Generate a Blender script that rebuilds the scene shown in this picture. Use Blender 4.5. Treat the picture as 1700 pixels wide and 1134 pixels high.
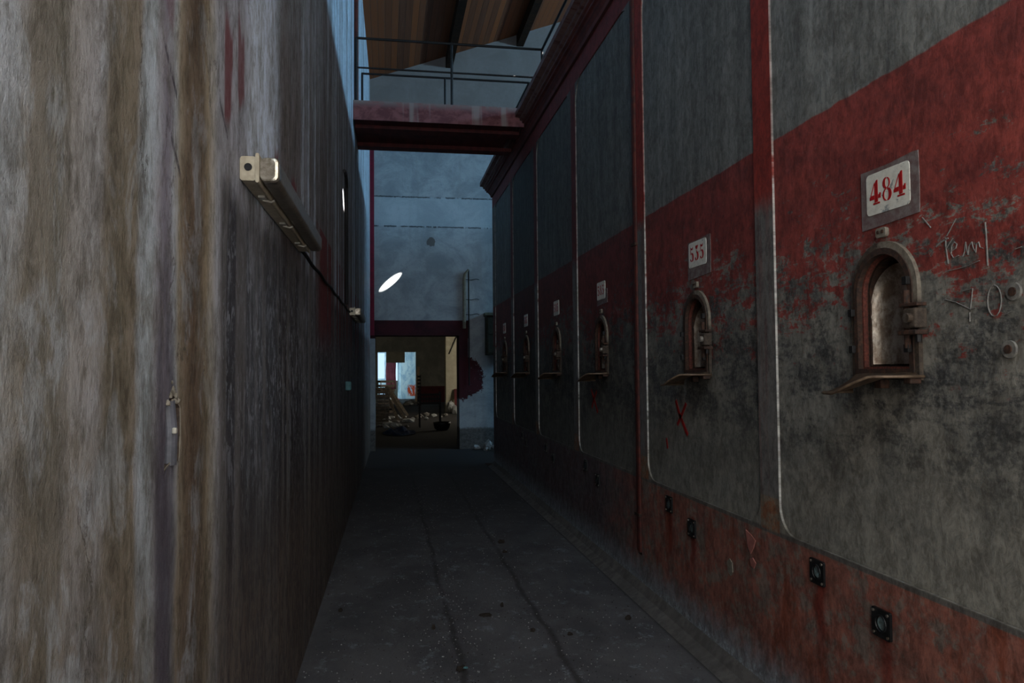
import bpy, bmesh, math, random
from mathutils import Vector, Matrix, geometry
random.seed(7)
for _o in list(bpy.data.objects): bpy.data.objects.remove(_o)
SC = bpy.context.scene
COL = SC.collection
PI = math.pi

# ------------------------------------------------------------------ camera, world, lights, exposure
EYE = 1.55
def make_camera(yaw=0.1666488, pitch=0.0385515, roll=-0.0085, f_px=1250.0):
    cam = bpy.data.cameras.new('camera'); o = bpy.data.objects.new('camera', cam); COL.objects.link(o)
    cam.sensor_width = 36.0; cam.lens = f_px / 1700.0 * 36.0
    cam.clip_start = 0.05; cam.clip_end = 300
    f = Vector((math.sin(yaw) * math.cos(pitch), math.cos(yaw) * math.cos(pitch), math.sin(pitch)))
    r = Vector((math.cos(yaw), -math.sin(yaw), 0)); u = r.cross(f)
    c, s = math.cos(roll), math.sin(roll)
    R = c * r + s * u; U = -s * r + c * u
    m = Matrix((R, U, -f)).transposed().to_4x4(); m.translation = (0, 0, EYE)
    o.matrix_world = m
    SC.camera = o
make_camera()
SC.view_settings.view_transform = 'Standard'
SC.view_settings.look = 'None'
SC.view_settings.exposure = 0.0
SC.view_settings.gamma = 1.0
SC.view_settings.use_curve_mapping = False
SC.cycles.max_bounces = 8
SC.cycles.diffuse_bounces = 5
SC.cycles.sample_clamp_indirect = 4.0
SC.cycles.use_denoising = True

W = bpy.data.worlds.new('sky'); SC.world = W; W.use_nodes = True
W.node_tree.nodes['Background'].inputs[0].default_value = (0.55, 0.78, 1.0, 1)
W.node_tree.nodes['Background'].inputs[1].default_value = 1.2

def area(name, loc, direction, sx, sy, power, col, spread=PI):
    l = bpy.data.lights.new(name, 'AREA'); l.shape = 'RECTANGLE'; l.size = sx; l.size_y = sy
    l.energy = power; l.color = col; l.spread = spread
    o = bpy.data.objects.new(name, l); COL.objects.link(o); o.location = loc
    o.rotation_euler = Vector(direction).to_track_quat('-Z', 'Y').to_euler()
    return o
SUN_DIR = Vector((-0.58, 0.34, -0.74)).normalized()
sl = bpy.data.lights.new('sun', 'SUN'); sl.energy = 55.0; sl.angle = 0.0025; sl.color = (1, .97, .92)
so = bpy.data.objects.new('sun', sl); COL.objects.link(so); so.rotation_euler = SUN_DIR.to_track_quat('-Z', 'Y').to_euler()
so.location = (10, 5, 14)
# daylight through the long clerestory strip in the far side wall
area('clerestory_daylight', (10.9, 7.6, 6.72), (-1, 0, -0.12), 13.0, 0.62, 1150, (0.34, 0.68, 1.0))
# daylight through the wide entrance behind the camera
area('entrance_daylight', (0.80, -1.0, 2.5), (0.0, 1, -0.03), 1.5, 2.8, 70, (1.0, 0.93, 0.84))
# high opening over the entrance, sky light
area('upper_entrance_daylight', (0.6, -1.0, 5.2), (-0.35, 1, -0.45), 1.8, 1.0, 62, (0.74, 0.88, 1.0))
# the rooms beyond the doorway: added fill light on the right, no window there, and yard
area('second_room_fill', (5.6, 24, 2.2), (-1, 0.45, -0.1), 2.2, 1.6, 130, (1.0, 0.93, 0.78))
area('yard_daylight', (-1.6, 40.6, 2.3), (1, 0.45, -0.1), 3.0, 2.4, 110, (0.6, 0.85, 1.0))

# ------------------------------------------------------------------ tagging helpers
def tag(o, label=None, cat=None, group=None, kind=None):
    if label: o['label'] = label
    if cat: o['category'] = cat
    if group: o['group'] = group
    if kind: o['kind'] = kind
    return o
def empty(name, loc=(0, 0, 0)):
    o = bpy.data.objects.new(name, None); COL.objects.link(o); o.location = loc
    o.empty_display_size = .05
    return o
def link(name, bm, mat, parent=None, smooth=False, origin=None):
    """bmesh in world coordinates -> object whose origin is its parent's (or given) place"""
    me = bpy.data.meshes.new(name)
    bmesh.ops.recalc_face_normals(bm, faces=bm.faces)
    off = Vector((0, 0, 0))
    if parent is not None:
        p = parent
        while p is not None: off += p.location; p = p.parent
    elif origin is not None: off = Vector(origin)
    else:
        if len(bm.verts):
            xs = [v.co.x for v in bm.verts]; ys = [v.co.y for v in bm.verts]; zs = [v.co.z for v in bm.verts]
            off = Vector(((min(xs) + max(xs)) / 2, (min(ys) + max(ys)) / 2, min(zs)))
    bmesh.ops.translate(bm, verts=bm.verts, vec=-off)
    bm.to_mesh(me); bm.free()
    mats = mat if isinstance(mat, (list, tuple)) else [mat]
    for m in mats: me.materials.append(m)
    if smooth:
        for p in me.polygons: p.use_smooth = True
    o = bpy.data.objects.new(name, me); COL.objects.link(o)
    if parent is not None: o.parent = parent
    else: o.location = off
    return o
def struct(name, bm, mat, **k):
    return tag(link(name, bm, mat, **k), kind='structure')
def copy_tree(o, parent=None, delta=None):
    c = o.copy(); COL.objects.link(c)
    if parent is not None: c.parent = parent
    for ch in list(o.children): copy_tree(ch, c)
    return c

# ------------------------------------------------------------------ mesh helpers
def box(bm, x0, x1, y0, y1, z0, z1, mi=0, bev=0):
    vs = [bm.verts.new((x, y, z)) for x in (x0, x1) for y in (y0, y1) for z in (z0, z1)]
    fs = []
    for idx in ((0, 1, 3, 2), (4, 6, 7, 5), (0, 4, 5, 1), (2, 3, 7, 6), (0, 2, 6, 4), (1, 5, 7, 3)):
        f = bm.faces.new([vs[i] for i in idx]); f.material_index = mi; fs.append(f)
    if bev:
        es = set(e for f in fs for e in f.edges)
        bmesh.ops.bevel(bm, geom=list(es), offset=bev, segments=2, affect='EDGES', profile=.5)
    return vs
def obox(bm, c, ax, ay, az, hx, hy, hz, mi=0, bev=0):
    """oriented box: centre, three unit axes, half sizes"""
    c = Vector(c); ax, ay, az = (Vector(a).normalized() for a in (ax, ay, az))
    vs = [bm.verts.new(c + ax * (sx * hx) + ay * (sy * hy) + az * (sz * hz)) for sx in (-1, 1) for sy in (-1, 1) for sz in (-1, 1)]
    fs = []
    for idx in ((0, 1, 3, 2), (4, 6, 7, 5), (0, 4, 5, 1), (2, 3, 7, 6), (0, 2, 6, 4), (1, 5, 7, 3)):
        f = bm.faces.new([vs[i] for i in idx]); f.material_index = mi; fs.append(f)
    if bev:
        es = set(e for f in fs for e in f.edges)
        bmesh.ops.bevel(bm, geom=list(es), offset=bev, segments=2, affect='EDGES', profile=.5)
def beam(bm, p0, p1, w, h, up=(0, 0, 1), bev=0):
    p0, p1 = Vector(p0), Vector(p1); d = (p1 - p0); L = d.length; d.normalize()
    s = d.cross(Vector(up)); s = s.normalized() if s.length > 1e-4 else Vector((1, 0, 0)); u = s.cross(d)
    obox(bm, (p0 + p1) / 2, d, s, u, L / 2, w / 2, h / 2, bev=bev)
def tube(bm, pts, r, seg=10, cap=True, closed=False):
    pts = [Vector(p) for p in pts]; rings = []; n = len(pts)
    ref = None
    for i, p in enumerate(pts):
        a = pts[max(i - 1, 0)]; b = pts[min(i + 1, n - 1)]; t = (b - a).normalized()
        if ref is None:
            ref = Vector((0, 0, 1)) if abs(t.z) < .9 else Vector((1, 0, 0))
        s = t.cross(ref).normalized(); u = s.cross(t).normalized(); ref = u
        rr = r[i] if isinstance(r, (list, tuple)) else r
        rings.append([bm.verts.new(p + (s * math.cos(2 * PI * k / seg) + u * math.sin(2 * PI * k / seg)) * rr) for k in range(seg)])
    for a, b in zip(rings, rings[1:]):
        for k in range(seg):
            bm.faces.new((a[k], a[(k + 1) % seg], b[(k + 1) % seg], b[k]))
    if cap:
        bm.faces.new(rings[0][::-1]); bm.faces.new(rings[-1])
def prism(bm, loops, mapf, d0, d1, mi=0, side_mi=None):
    """2D polygon with holes (first loop outer) extruded between depths d0 and d1; mapf(u, v, d) -> world"""
    side_mi = mi if side_mi is None else side_mi
    tris = geometry.tessellate_polygon([[Vector((u, v, 0)) for u, v in lp] for lp in loops])
    flat = [p for lp in loops for p in lp]
    A = [bm.verts.new(mapf(u, v, d0)) for u, v in flat]; B = [bm.verts.new(mapf(u, v, d1)) for u, v in flat]
    for t in tris:
        if len(set(t)) < 3: continue
        for S in (A, B):
            try:
                f = bm.faces.new([S[i] for i in t]); f.material_index = mi
            except ValueError: pass
    k = 0
    for lp in loops:
        n = len(lp)
        for i in range(n):
            a, b = k + i, k + (i + 1) % n
            f = bm.faces.new((A[a], A[b], B[b], B[a])); f.material_index = side_mi
        k += n
def arch(w, z0, zt, n=18):
    zs = zt - w
    return [(-w, z0), (w, z0)] + [(w * math.cos(PI * i / n), zs + w * math.sin(PI * i / n)) for i in range(n + 1)]
def rrect(x0, x1, y0, y1, r, n=6, rt=None):
    rt = r if rt is None else rt
    pts = []
    for cx, cy, a0, rr in ((x1 - r, y0 + r, -PI / 2, r), (x1 - rt, y1 - rt, 0, rt), (x0 + rt, y1 - rt, PI / 2, rt), (x0 + r, y0 + r, PI, r)):
        for i in range(n + 1):
            a = a0 + PI / 2 * i / n; pts.append((cx + rr * math.cos(a), cy + rr * math.sin(a)))
    return pts
def cylinder(bm, c, axis, r, h, seg=16, r2=None):
    axis = Vector(axis).normalized(); c = Vector(c)
    tube(bm, [c - axis * h / 2, c + axis * h / 2], [r, r if r2 is None else r2], seg)
def lump(bm, c, sx, sy, sz, sub=2, rough=.25, rng=random):
    r = bmesh.ops.create_icosphere(bm, subdivisions=sub, radius=1)
    ph = [rng.uniform(0, 6) for _ in range(6)]
    for v in r['verts']:
        n = v.co.copy()
        k = 1 + rough * (math.sin(n.x * 3 + ph[0]) * math.cos(n.y * 3.3 + ph[1]) + .5 * math.sin(n.z * 5 + ph[2]) * math.sin(n.x * 6 + ph[3])) + rng.uniform(-.3, .3) * rough
        v.co = Vector(c) + Vector((n.x * sx * k, n.y * sy * k, max(n.z, -.75) * sz * k))

# ------------------------------------------------------------------ material helpers
class M:
    def __init__(s, name, rough=.85, metal=0.0, spec=.3):
        s.m = bpy.data.materials.new(name); s.m.use_nodes = True; s.t = s.m.node_tree
        s.b = s.t.nodes['Principled BSDF']; s.b.inputs['Roughness'].default_value = rough
        s.b.inputs['Metallic'].default_value = metal; s.b.inputs['Specular IOR Level'].default_value = spec
        g = s.t.nodes.new('ShaderNodeNewGeometry'); s.P = g.outputs['Position']; s.Nrm = g.outputs['Normal']
        sp = s.t.nodes.new('ShaderNodeSeparateXYZ'); s.t.links.new(s.P, sp.inputs[0])
        s.X, s.Y, s.Z = sp.outputs
    def put(s, sock, v):
        if isinstance(v, (int, float)):
            sock.default_value = v if sock.type == 'VALUE' else (v, v, v, 1)
        elif isinstance(v, (tuple, list)):
            sock.default_value = (*v, 1)[:4] if sock.type == 'RGBA' else v
        else: s.t.links.new(v, sock)
    def math(s, op, a, b=0.0, clamp=False):
        n = s.t.nodes.new('ShaderNodeMath'); n.operation = op; n.use_clamp = clamp
        s.put(n.inputs[0], a); s.put(n.inputs[1], b); return n.outputs[0]
    def vec(s, x, y, z):
        n = s.t.nodes.new('ShaderNodeCombineXYZ')
        for i, v in enumerate((x, y, z)): s.put(n.inputs[i], v)
        return n.outputs[0]
    def noise(s, sx, sy, sz, detail=4, rough=.6, dist=0.0, off=0.0):
        n = s.t.nodes.new('ShaderNodeTexNoise'); n.inputs['Scale'].default_value = 1
        n.inputs['Detail'].default_value = detail; n.inputs['Roughness'].default_value = rough; n.inputs['Distortion'].default_value = dist
        mp = s.t.nodes.new('ShaderNodeVectorMath'); mp.operation = 'MULTIPLY_ADD'
        s.t.links.new(s.P, mp.inputs[0]); mp.inputs[1].default_value = (sx, sy, sz); mp.inputs[2].default_value = (off, off * 1.7, off * .6)
        s.t.links.new(mp.outputs[0], n.inputs['Vector']); return n.outputs['Fac']
    def sm(s, v, lo, hi, a=0.0, b=1.0):
        n = s.t.nodes.new('ShaderNodeMapRange'); n.interpolation_type = 'SMOOTHSTEP'
        s.put(n.inputs[0], v)
        if lo > hi: lo, hi, a, b = hi, lo, b, a
        for i, x in enumerate((lo, hi, a, b)): n.inputs[i + 1].default_value = x
        return n.outputs[0]
    def win(s, v, a, b, soft=.01):
        return s.math('MULTIPLY', s.sm(v, a - soft, a + soft), s.sm(v, b - soft, b + soft, 1, 0))
    def mul(s, *a):
        r = a[0]
        for x in a[1:]: r = s.math('MULTIPLY', r, x)
        return r
    def add(s, a, b): return s.math('ADD', a, b)
    def mix(s, f, a, b, mode='MIX'):
        n = s.t.nodes.new('ShaderNodeMix'); n.data_type = 'RGBA'; n.blend_type = mode; n.clamp_factor = True
        s.put(n.inputs[0], f); s.put(n.inputs[6], a); s.put(n.inputs[7], b); return n.outputs[2]
    def ramp(s, f, stops, interp='LINEAR'):
        n = s.t.nodes.new('ShaderNodeValToRGB'); e = n.color_ramp.elements; n.color_ramp.interpolation = interp
        while len(e) < len(stops): e.new(.5)
        for el, (p, c) in zip(e, sorted(stops, key=lambda q: q[0])):
            el.position = p; el.color = (*c, 1) if not isinstance(c, (int, float)) else (c, c, c, 1)
        s.put(n.inputs[0], f); return n.outputs[0]
    def out(s, col, bump=None, strength=.3, dist=.01, rough=None):
        s.put(s.b.inputs['Base Color'], col)
        if rough is not None: s.put(s.b.inputs['Roughness'], rough)
        if bump is not None:
            n = s.t.nodes.new('ShaderNodeBump'); n.inputs['Strength'].default_value = strength; n.inputs['Distance'].default_value = dist
            s.put(n.inputs['Height'], bump); s.t.links.new(n.outputs[0], s.b.inputs['Normal'])
        return s.m
def simple(name, c, c2=None, rough=.8, metal=0, scale=20, bump=.2, spec=.3):
    m = M(name, rough, metal, spec)
    c2 = c2 or tuple(x * .55 for x in c)
    n = m.noise(scale, scale, scale, 5, .65); n2 = m.noise(scale * .2, scale * .2, scale * .2, 3, .6, off=9)
    col = m.mix(m.sm(n, .35, .65), c, c2); col = m.mix(m.math('MULTIPLY', m.sm(n2, .4, .65), .5), col, c2)
    return m.out(col, n, bump, .004)

# ---- right tank wall: bands of paint by height, soot, streaks
PILAS = [1.53, 3.355, 7.03, 8.92, 10.66]
JOINT = 5.16
def mat_tank_wall(lit_edge=False):
    m = M('tank_wall_paint', .72, 0, .35)
    fine = m.noise(1, 55, 55, 5, .7); blot = m.noise(1, 4.2, 5.5, 6, .72, .4); blot2 = m.noise(1, 11, 14, 6, .75, .3, off=4)
    streak = m.noise(1, 8, .7, 8, .7, .1, off=7); streak2 = m.noise(1, 40, 3.0, 6, .7, .2, off=2)
    big = m.noise(1, 1.1, 1.5, 3, .5, off=12); scrape = m.noise(1, 5, 26, 5, .7, .5, off=17)
    grey = m.mix(m.sm(streak, .3, .7), (.135, .133, .122), (.235, .23, .21))
    grey = m.mix(m.mul(m.sm(streak2, .5, .72), .55), grey, (.075, .08, .085))
    # lower concrete with soot patches
    lowg = m.mix(m.sm(blot, .36, .62), (.22, .205, .175), (.13, .125, .112))
    soot = m.mul(m.sm(m.add(m.add(m.math('MULTIPLY', blot, .45), m.math('MULTIPLY', scrape, .3)), m.math('MULTIPLY', blot2, .25)), .46, .55), m.sm(fine, .36, .54), m.math('MAXIMUM', m.sm(big, .35, .55), m.win(m.Z, 1.1, 1.75, .2)), m.sm(m.Z, .85, 1.25, .15, 1))
    lowg = m.mix(m.mul(soot, .85), lowg, (.032, .032, .034))
    lowg = m.mix(m.mul(m.sm(scrape, .58, .7), .35), lowg, (.26, .25, .225))
    zlow = m.sm(m.add(m.Z, m.math('MULTIPLY', blot, .35)), 1.1, 1.55)
    lowg = m.mix(m.mul(m.sm(m.Z, .76, 1.5, 1, 0), .7), lowg, (.25, .235, .20))
    body = m.mix(m.sm(m.Z, 2.35, 2.5), lowg, grey)
    # red band with ragged worn lower part
    ragged = m.add(m.add(m.math('MULTIPLY', blot2, .7), m.math('MULTIPLY', m.noise(1, 4, 15, 8, .8, .8, off=23), .75)), m.math('MULTIPLY', m.noise(1, 40, 60, 4, .8, off=31), .22))
    ragged = m.add(m.math('MULTIPLY', m.math('SUBTRACT', ragged, .835), 1.5), .835)
    lvl = m.sm(m.add(m.Z, m.math('MULTIPLY', big, .7)), 1.45, 3.1, .50, 1.16)
    rmask = m.mul(m.sm(m.math('SUBTRACT', lvl, ragged), -.06, .05), .93)
    top = m.sm(m.add(m.Z, m.math('MULTIPLY', m.noise(1, 9, 9, 3, .5, off=3), .02)), 2.63, 2.64, 1, 0)
    rmask = m.mul(rmask, top, m.sm(m.Z, 1.35, 1.6))
    red = m.mix(m.sm(blot, .35, .65), (.27, .038, .028), (.17, .026, .021))
    red = m.mix(m.mul(m.sm(streak, .5, .7), .4), red, (.30, .05, .04))
    body = m.mix(rmask, body, red)
    # each tank's own tone, plus painted darkening with distance for weaker light
    tone = m.ramp(m.math('DIVIDE', m.Y, 14.0), [(0, 1.0), (3.355 / 14, .86), (5.16 / 14, .62), (7.03 / 14, .50), (8.92 / 14, .33), (10.66 / 14, .60)], 'CONSTANT')
    body = m.mix(1.0, body, tone, 'MULTIPLY')
    # plinth
    pl = m.mix(m.sm(blot, .38, .62), (.29, .105, .075), (.19, .08, .06))
    pl = m.mix(m.mul(m.sm(m.add(m.math('MULTIPLY', blot2, .5), m.math('MULTIPLY', m.noise(1, 3, 3, 6, .7, .5, off=39), .5)), .49, .56), .75), pl, (.19, .165, .14))
    pl = m.mix(m.mul(m.sm(m.noise(1, 6, 1.8, 5, .7, off=41), .52, .66), .75), pl, (.19, .042, .018))
    pl = m.mix(m.sm(m.add(m.Y, m.math('MULTIPLY', blot, 1.5)), 5.6, 7.2, 0, .8), pl, m.mix(m.sm(blot2, .4, .6), (.10, .10, .115), (.06, .045, .05)))
    damp = m.add(m.Z, m.math('MULTIPLY', m.noise(1, 14, 10, 6, .75, off=51), .28))
    pl = m.mix(m.sm(damp, .18, .42, .95, 0), pl, (.24, .25, .27))
    pl = m.mix(m.mul(m.sm(damp, .16, .24, 1, 0), m.sm(fine, .45, .6)), pl, (.42, .47, .52))
    for ys in (2.945, 2.53, 4.28, 4.64):
        drip = m.mul(m.win(m.add(m.Y, m.math('MULTIPLY', m.math('SUBTRACT', m.noise(1, 3, 9, 4, .6, off=66), .5), .10)), ys - .035, ys + .03, .02), m.sm(m.add(m.Z, m.math('MULTIPLY', blot2, .2)), .32, .60), m.sm(m.Z, .68, .66))
        pl = m.mix(m.mul(drip, .8), pl, (.17, .022, .012))
    plinth = m.sm(m.Z, .765, .772, 1, 0)
    body = m.mix(m.win(m.Z, .765, .79, .006), body, (.11, .10, .09))
    body = m.mix(plinth, body, pl)
    # raised pilasters: red above, bare grey below, ochre foot
    for y in PILAS + [JOINT + .0]:
        hw = .088 if y != JOINT else .13
        msk = m.mul(m.win(m.Y, y - hw, y + hw, .004), m.sm(m.X, 1.806, 1.808, 1, 0), m.sm(m.Z, .775, .79))
        zj = 2.36 if y == 3.355 else 2.6
        c = m.mix(m.sm(m.add(m.Z, m.math('MULTIPLY', blot2, .12)), zj - .02, zj + .1), m.mix(m.mul(m.sm(streak, .5, .66), .55), (.15, .14, .13), (.13, .03, .02)), m.mix(m.sm(m.Y, 5.3, 5.5), (.25, .03, .02), (.12, .018, .018)))  # red of the far pilasters darkened in the colour for dimmer light
        c = m.mix(m.sm(m.Z, .935, .945, 1, 0), c, m.mix(m.sm(blot2, .4, .6), (.20, .16, .12), (.23, .09, .04)))
        body = m.mix(msk, body, c)
    fz = m.mul(m.sm(m.add(m.Z, 0.0), 4.3, 4.31), m.sm(m.X, 1.806, 1.808, 1, 0))
    body = m.mix(fz, body, (.15, .022, .02))
    if lit_edge:  # step faces toward the entrance painted white for the light they catch
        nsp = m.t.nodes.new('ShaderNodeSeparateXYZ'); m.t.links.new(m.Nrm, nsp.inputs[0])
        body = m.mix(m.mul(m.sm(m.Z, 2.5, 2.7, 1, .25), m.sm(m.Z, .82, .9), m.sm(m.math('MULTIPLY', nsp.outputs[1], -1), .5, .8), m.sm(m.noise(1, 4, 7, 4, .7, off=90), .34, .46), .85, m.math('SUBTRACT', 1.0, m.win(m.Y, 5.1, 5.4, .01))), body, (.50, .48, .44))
    mott = m.add(m.math('MULTIPLY', m.noise(1, 34, 22, 8, .82, .6, off=85), .55), m.math('MULTIPLY', m.noise(1, 12, 7, 7, .75, .6, off=86), .5))
    body = m.mix(1.0, body, m.ramp(mott, [(.45, (.62, .60, .58)), (.525, (.95, .95, .94)), (.60, (1.32, 1.31, 1.28))]), 'MULTIPLY')
    bump = m.add(m.math('MULTIPLY', fine, .5), m.add(m.math('MULTIPLY', mott, 1.5), m.math('MULTIPLY', streak2, .25)))
    return m.out(body, bump, .6, .006)
M_TANK = mat_tank_wall(); M_TANKEDGE = mat_tank_wall(True)

def mat_left_wall():
    m = M('left_wall_plaster', .8, 0, .3)
    warp = m.add(m.math('MULTIPLY', m.noise(1, 2.0, 1.6, 4, .6), .10), m.math('MULTIPLY', m.noise(1, 30, 3.2, 4, .65, off=6), .035))
    Yw = m.math('SUBTRACT', m.add(m.Y, warp), .065)
    T = lambda y: (y - .8) / 2.7
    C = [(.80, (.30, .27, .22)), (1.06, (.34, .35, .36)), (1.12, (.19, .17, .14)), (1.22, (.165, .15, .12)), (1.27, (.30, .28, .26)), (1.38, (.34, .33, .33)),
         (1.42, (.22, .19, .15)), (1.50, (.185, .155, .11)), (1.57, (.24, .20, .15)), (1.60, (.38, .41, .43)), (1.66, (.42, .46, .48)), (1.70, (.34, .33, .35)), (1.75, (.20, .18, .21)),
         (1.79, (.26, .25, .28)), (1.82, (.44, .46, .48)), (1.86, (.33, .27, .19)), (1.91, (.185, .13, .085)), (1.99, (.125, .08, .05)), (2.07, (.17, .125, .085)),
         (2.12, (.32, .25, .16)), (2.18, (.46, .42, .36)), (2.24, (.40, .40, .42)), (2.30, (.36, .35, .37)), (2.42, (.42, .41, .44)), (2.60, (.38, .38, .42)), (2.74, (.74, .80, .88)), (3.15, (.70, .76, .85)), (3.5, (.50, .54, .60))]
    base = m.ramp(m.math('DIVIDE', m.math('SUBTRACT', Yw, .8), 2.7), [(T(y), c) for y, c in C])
    # further along: narrow vertical runs
    s1 = m.noise(1, 3.4, .12, 4, .5, 0, off=3); s2 = m.noise(1, 8, .2, 4, .5, 0, off=8)
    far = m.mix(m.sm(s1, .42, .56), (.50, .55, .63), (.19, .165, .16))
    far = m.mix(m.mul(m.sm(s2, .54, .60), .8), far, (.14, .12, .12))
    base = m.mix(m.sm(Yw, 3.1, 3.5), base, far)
    fine = m.noise(1, 70, 40, 6, .75, off=1); blot = m.noise(1, 7, 4, 6, .7, .4, off=21); blot2 = m.noise(1, 18, 9, 6, .75, .3, off=27)
    low = m.sm(m.add(m.Z, m.math('MULTIPLY', blot, .7)), 1.05, 2.0, 1, 0)
    base = m.mix(m.mul(low, .68), base, m.mix(m.sm(blot2, .4, .6), (.13, .098, .075), (.07, .05, .036)))
    base = m.mix(m.mul(m.sm(m.noise(1, 3.6, 2.4, 8, .72, .5, off=61), .46, .60), m.sm(m.Y, 1.5, 1.9, .55, .25)), base, (.185, .155, .11))
    base = m.mix(m.mul(m.sm(blot2, .5, .66), .35), base, (.15, .13, .11))
    base = m.mix(m.mul(m.sm(blot, .50, .62), m.sm(m.Y, 1.9, 2.3, .42, .12)), base, (.40, .43, .46))
    # general mottling of worn paint, whitened high up to paint in the daylight there
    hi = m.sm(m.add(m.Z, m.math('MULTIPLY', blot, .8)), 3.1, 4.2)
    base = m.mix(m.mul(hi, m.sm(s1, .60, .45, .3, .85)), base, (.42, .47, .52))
    mott = m.add(m.math('MULTIPLY', m.noise(1, 24, 12, 7, .8, .5, off=81), .6), m.math('MULTIPLY', m.noise(1, 9, 3.5, 6, .75, .6, off=84), .5))
    base = m.mix(1.0, base, m.ramp(mott, [(.44, (.50, .48, .45)), (.52, (.84, .84, .83)), (.60, (1.2, 1.21, 1.24))]), 'MULTIPLY')
    # dark soot zone below the lamp line
    zone = m.mul(m.sm(m.add(m.Y, m.math('MULTIPLY', warp, .4)), 2.27, 2.33), m.sm(m.add(m.Z, m.math('MULTIPLY', blot, .3)), 2.2, 2.38, 1, 0))
    st = m.noise(1, 6.5, .9, 6, .6, .5, off=33); st2 = m.noise(1, 26, 12, 7, .75, .8, off=35)
    sootc = m.mix(m.sm(st, .44, .60), (.018, .018, .023), (.12, .115, .118))
    sootc = m.mix(m.mul(m.sm(st2, .52, .58), m.win(m.Z, 1.2, 2.05, .35), .8), sootc, (.27, .285, .32))
    sootc = m.mix(m.mul(m.sm(st2, .50, .38), .7), sootc, (.035, .03, .035))
    sootc = m.mix(m.mul(m.sm(m.noise(1, 4.5, .3, 4, .55, off=44), .55, .62), .6), sootc, (.16, .145, .135))
    sootc = m.mix(m.mul(m.sm(m.add(m.Z, m.math('MULTIPLY', st, .6)), .9, 1.55, 1, 0), .6), sootc, m.mix(m.sm(st2, .42, .58), (.05, .036, .028), (.17, .12, .085)))
    base = m.mix(m.mul(zone, .92), base, sootc)
    # dark purple vein near the broken socket
    vein = m.mul(m.win(Yw, 1.70, 1.83, .03), m.sm(m.add(m.Z, m.math('MULTIPLY', blot, .5)), 2.15, 1.75), m.sm(st, .40, .56))
    base = m.mix(m.mul(vein, .8), base, (.07, .06, .08))
    # remains of the red band between the lamp line and 2.5 m
    band = m.mul(m.sm(m.Z, 2.515, 2.525, 1, 0), m.sm(m.add(m.Z, m.math('MULTIPLY', blot2, .3)), 1.75, 2.1), m.sm(m.Y, 4.6, 5.0, 0, 1), m.sm(s1, .60, .50, 1, .0))
    base = m.mix(m.mul(band, .92), base, (.15, .022, .022))
    for (y0, y1, z0, z1, k) in ((2.31, 2.42, 2.30, 2.62, .85), (2.50, 2.60, 2.45, 2.72, .75), (3.25, 3.34, 2.3, 2.52, .8), (3.75, 3.95, 2.3, 2.52, .8), (1.72, 1.80, 2.38, 2.9, .35)):
        r = m.mul(m.win(m.Y, y0, y1, .012), m.win(m.add(m.Z, m.math('MULTIPLY', m.math('SUBTRACT', st, .5), .4)), z0, z1, .03), m.sm(st, .36, .50))
        base = m.mix(m.mul(r, k), base, (.17, .035, .04))
    # chipped diagonal scars
    for (yc, zc, sl_) in ((1.77, 2.24, -.9), (1.80, 2.07, -.9), (2.30, 2.30, -.7)):
        dd = m.add(m.math('SUBTRACT', m.Z, zc), m.math('MULTIPLY', m.math('SUBTRACT', m.Y, yc), -sl_))
        r = m.mul(m.sm(m.math('ABSOLUTE', dd), .014, .004, 0, 1) if False else m.sm(m.math('ABSOLUTE', dd), .004, .016, 1, 0), m.win(m.Y, yc - .05, yc + .06, .01), m.sm(st2, .42, .52))
        base = m.mix(m.mul(r, .85), base, (.05, .04, .055))
    # hairline cracks
    v = m.t.nodes.new('ShaderNodeTexVoronoi'); v.feature = 'DISTANCE_TO_EDGE'; v.inputs['Scale'].default_value = 1
    mp = m.t.nodes.new('ShaderNodeVectorMath'); mp.operation = 'MULTIPLY_ADD'; m.t.links.new(m.P, mp.inputs[0])
    mp.inputs[1].default_value = (1, 6.0, 1.6)
    m.t.links.new(m.vec(0, m.math('MULTIPLY', blot, 1.4), m.math('MULTIPLY', blot2, .6)), mp.inputs[2]); m.t.links.new(mp.outputs[0], v.inputs['Vector'])
    crack = m.mul(m.sm(v.outputs['Distance'], .006, .02, 1, 0), m.sm(m.noise(1, 3, 2, 3, .5, off=71), .5, .6))
    base = m.mix(m.mul(crack, .6), base, (.09, .075, .06))
    bump = m.add(m.math('MULTIPLY', fine, .9), m.add(m.math('MULTIPLY', mott, 1.3), m.math('MULTIPLY', crack, -.6)))
    return m.out(base, bump, .8, .009, rough=m.sm(fine, .3, .7, .55, .85))
M_LEFT = mat_left_wall()

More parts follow.
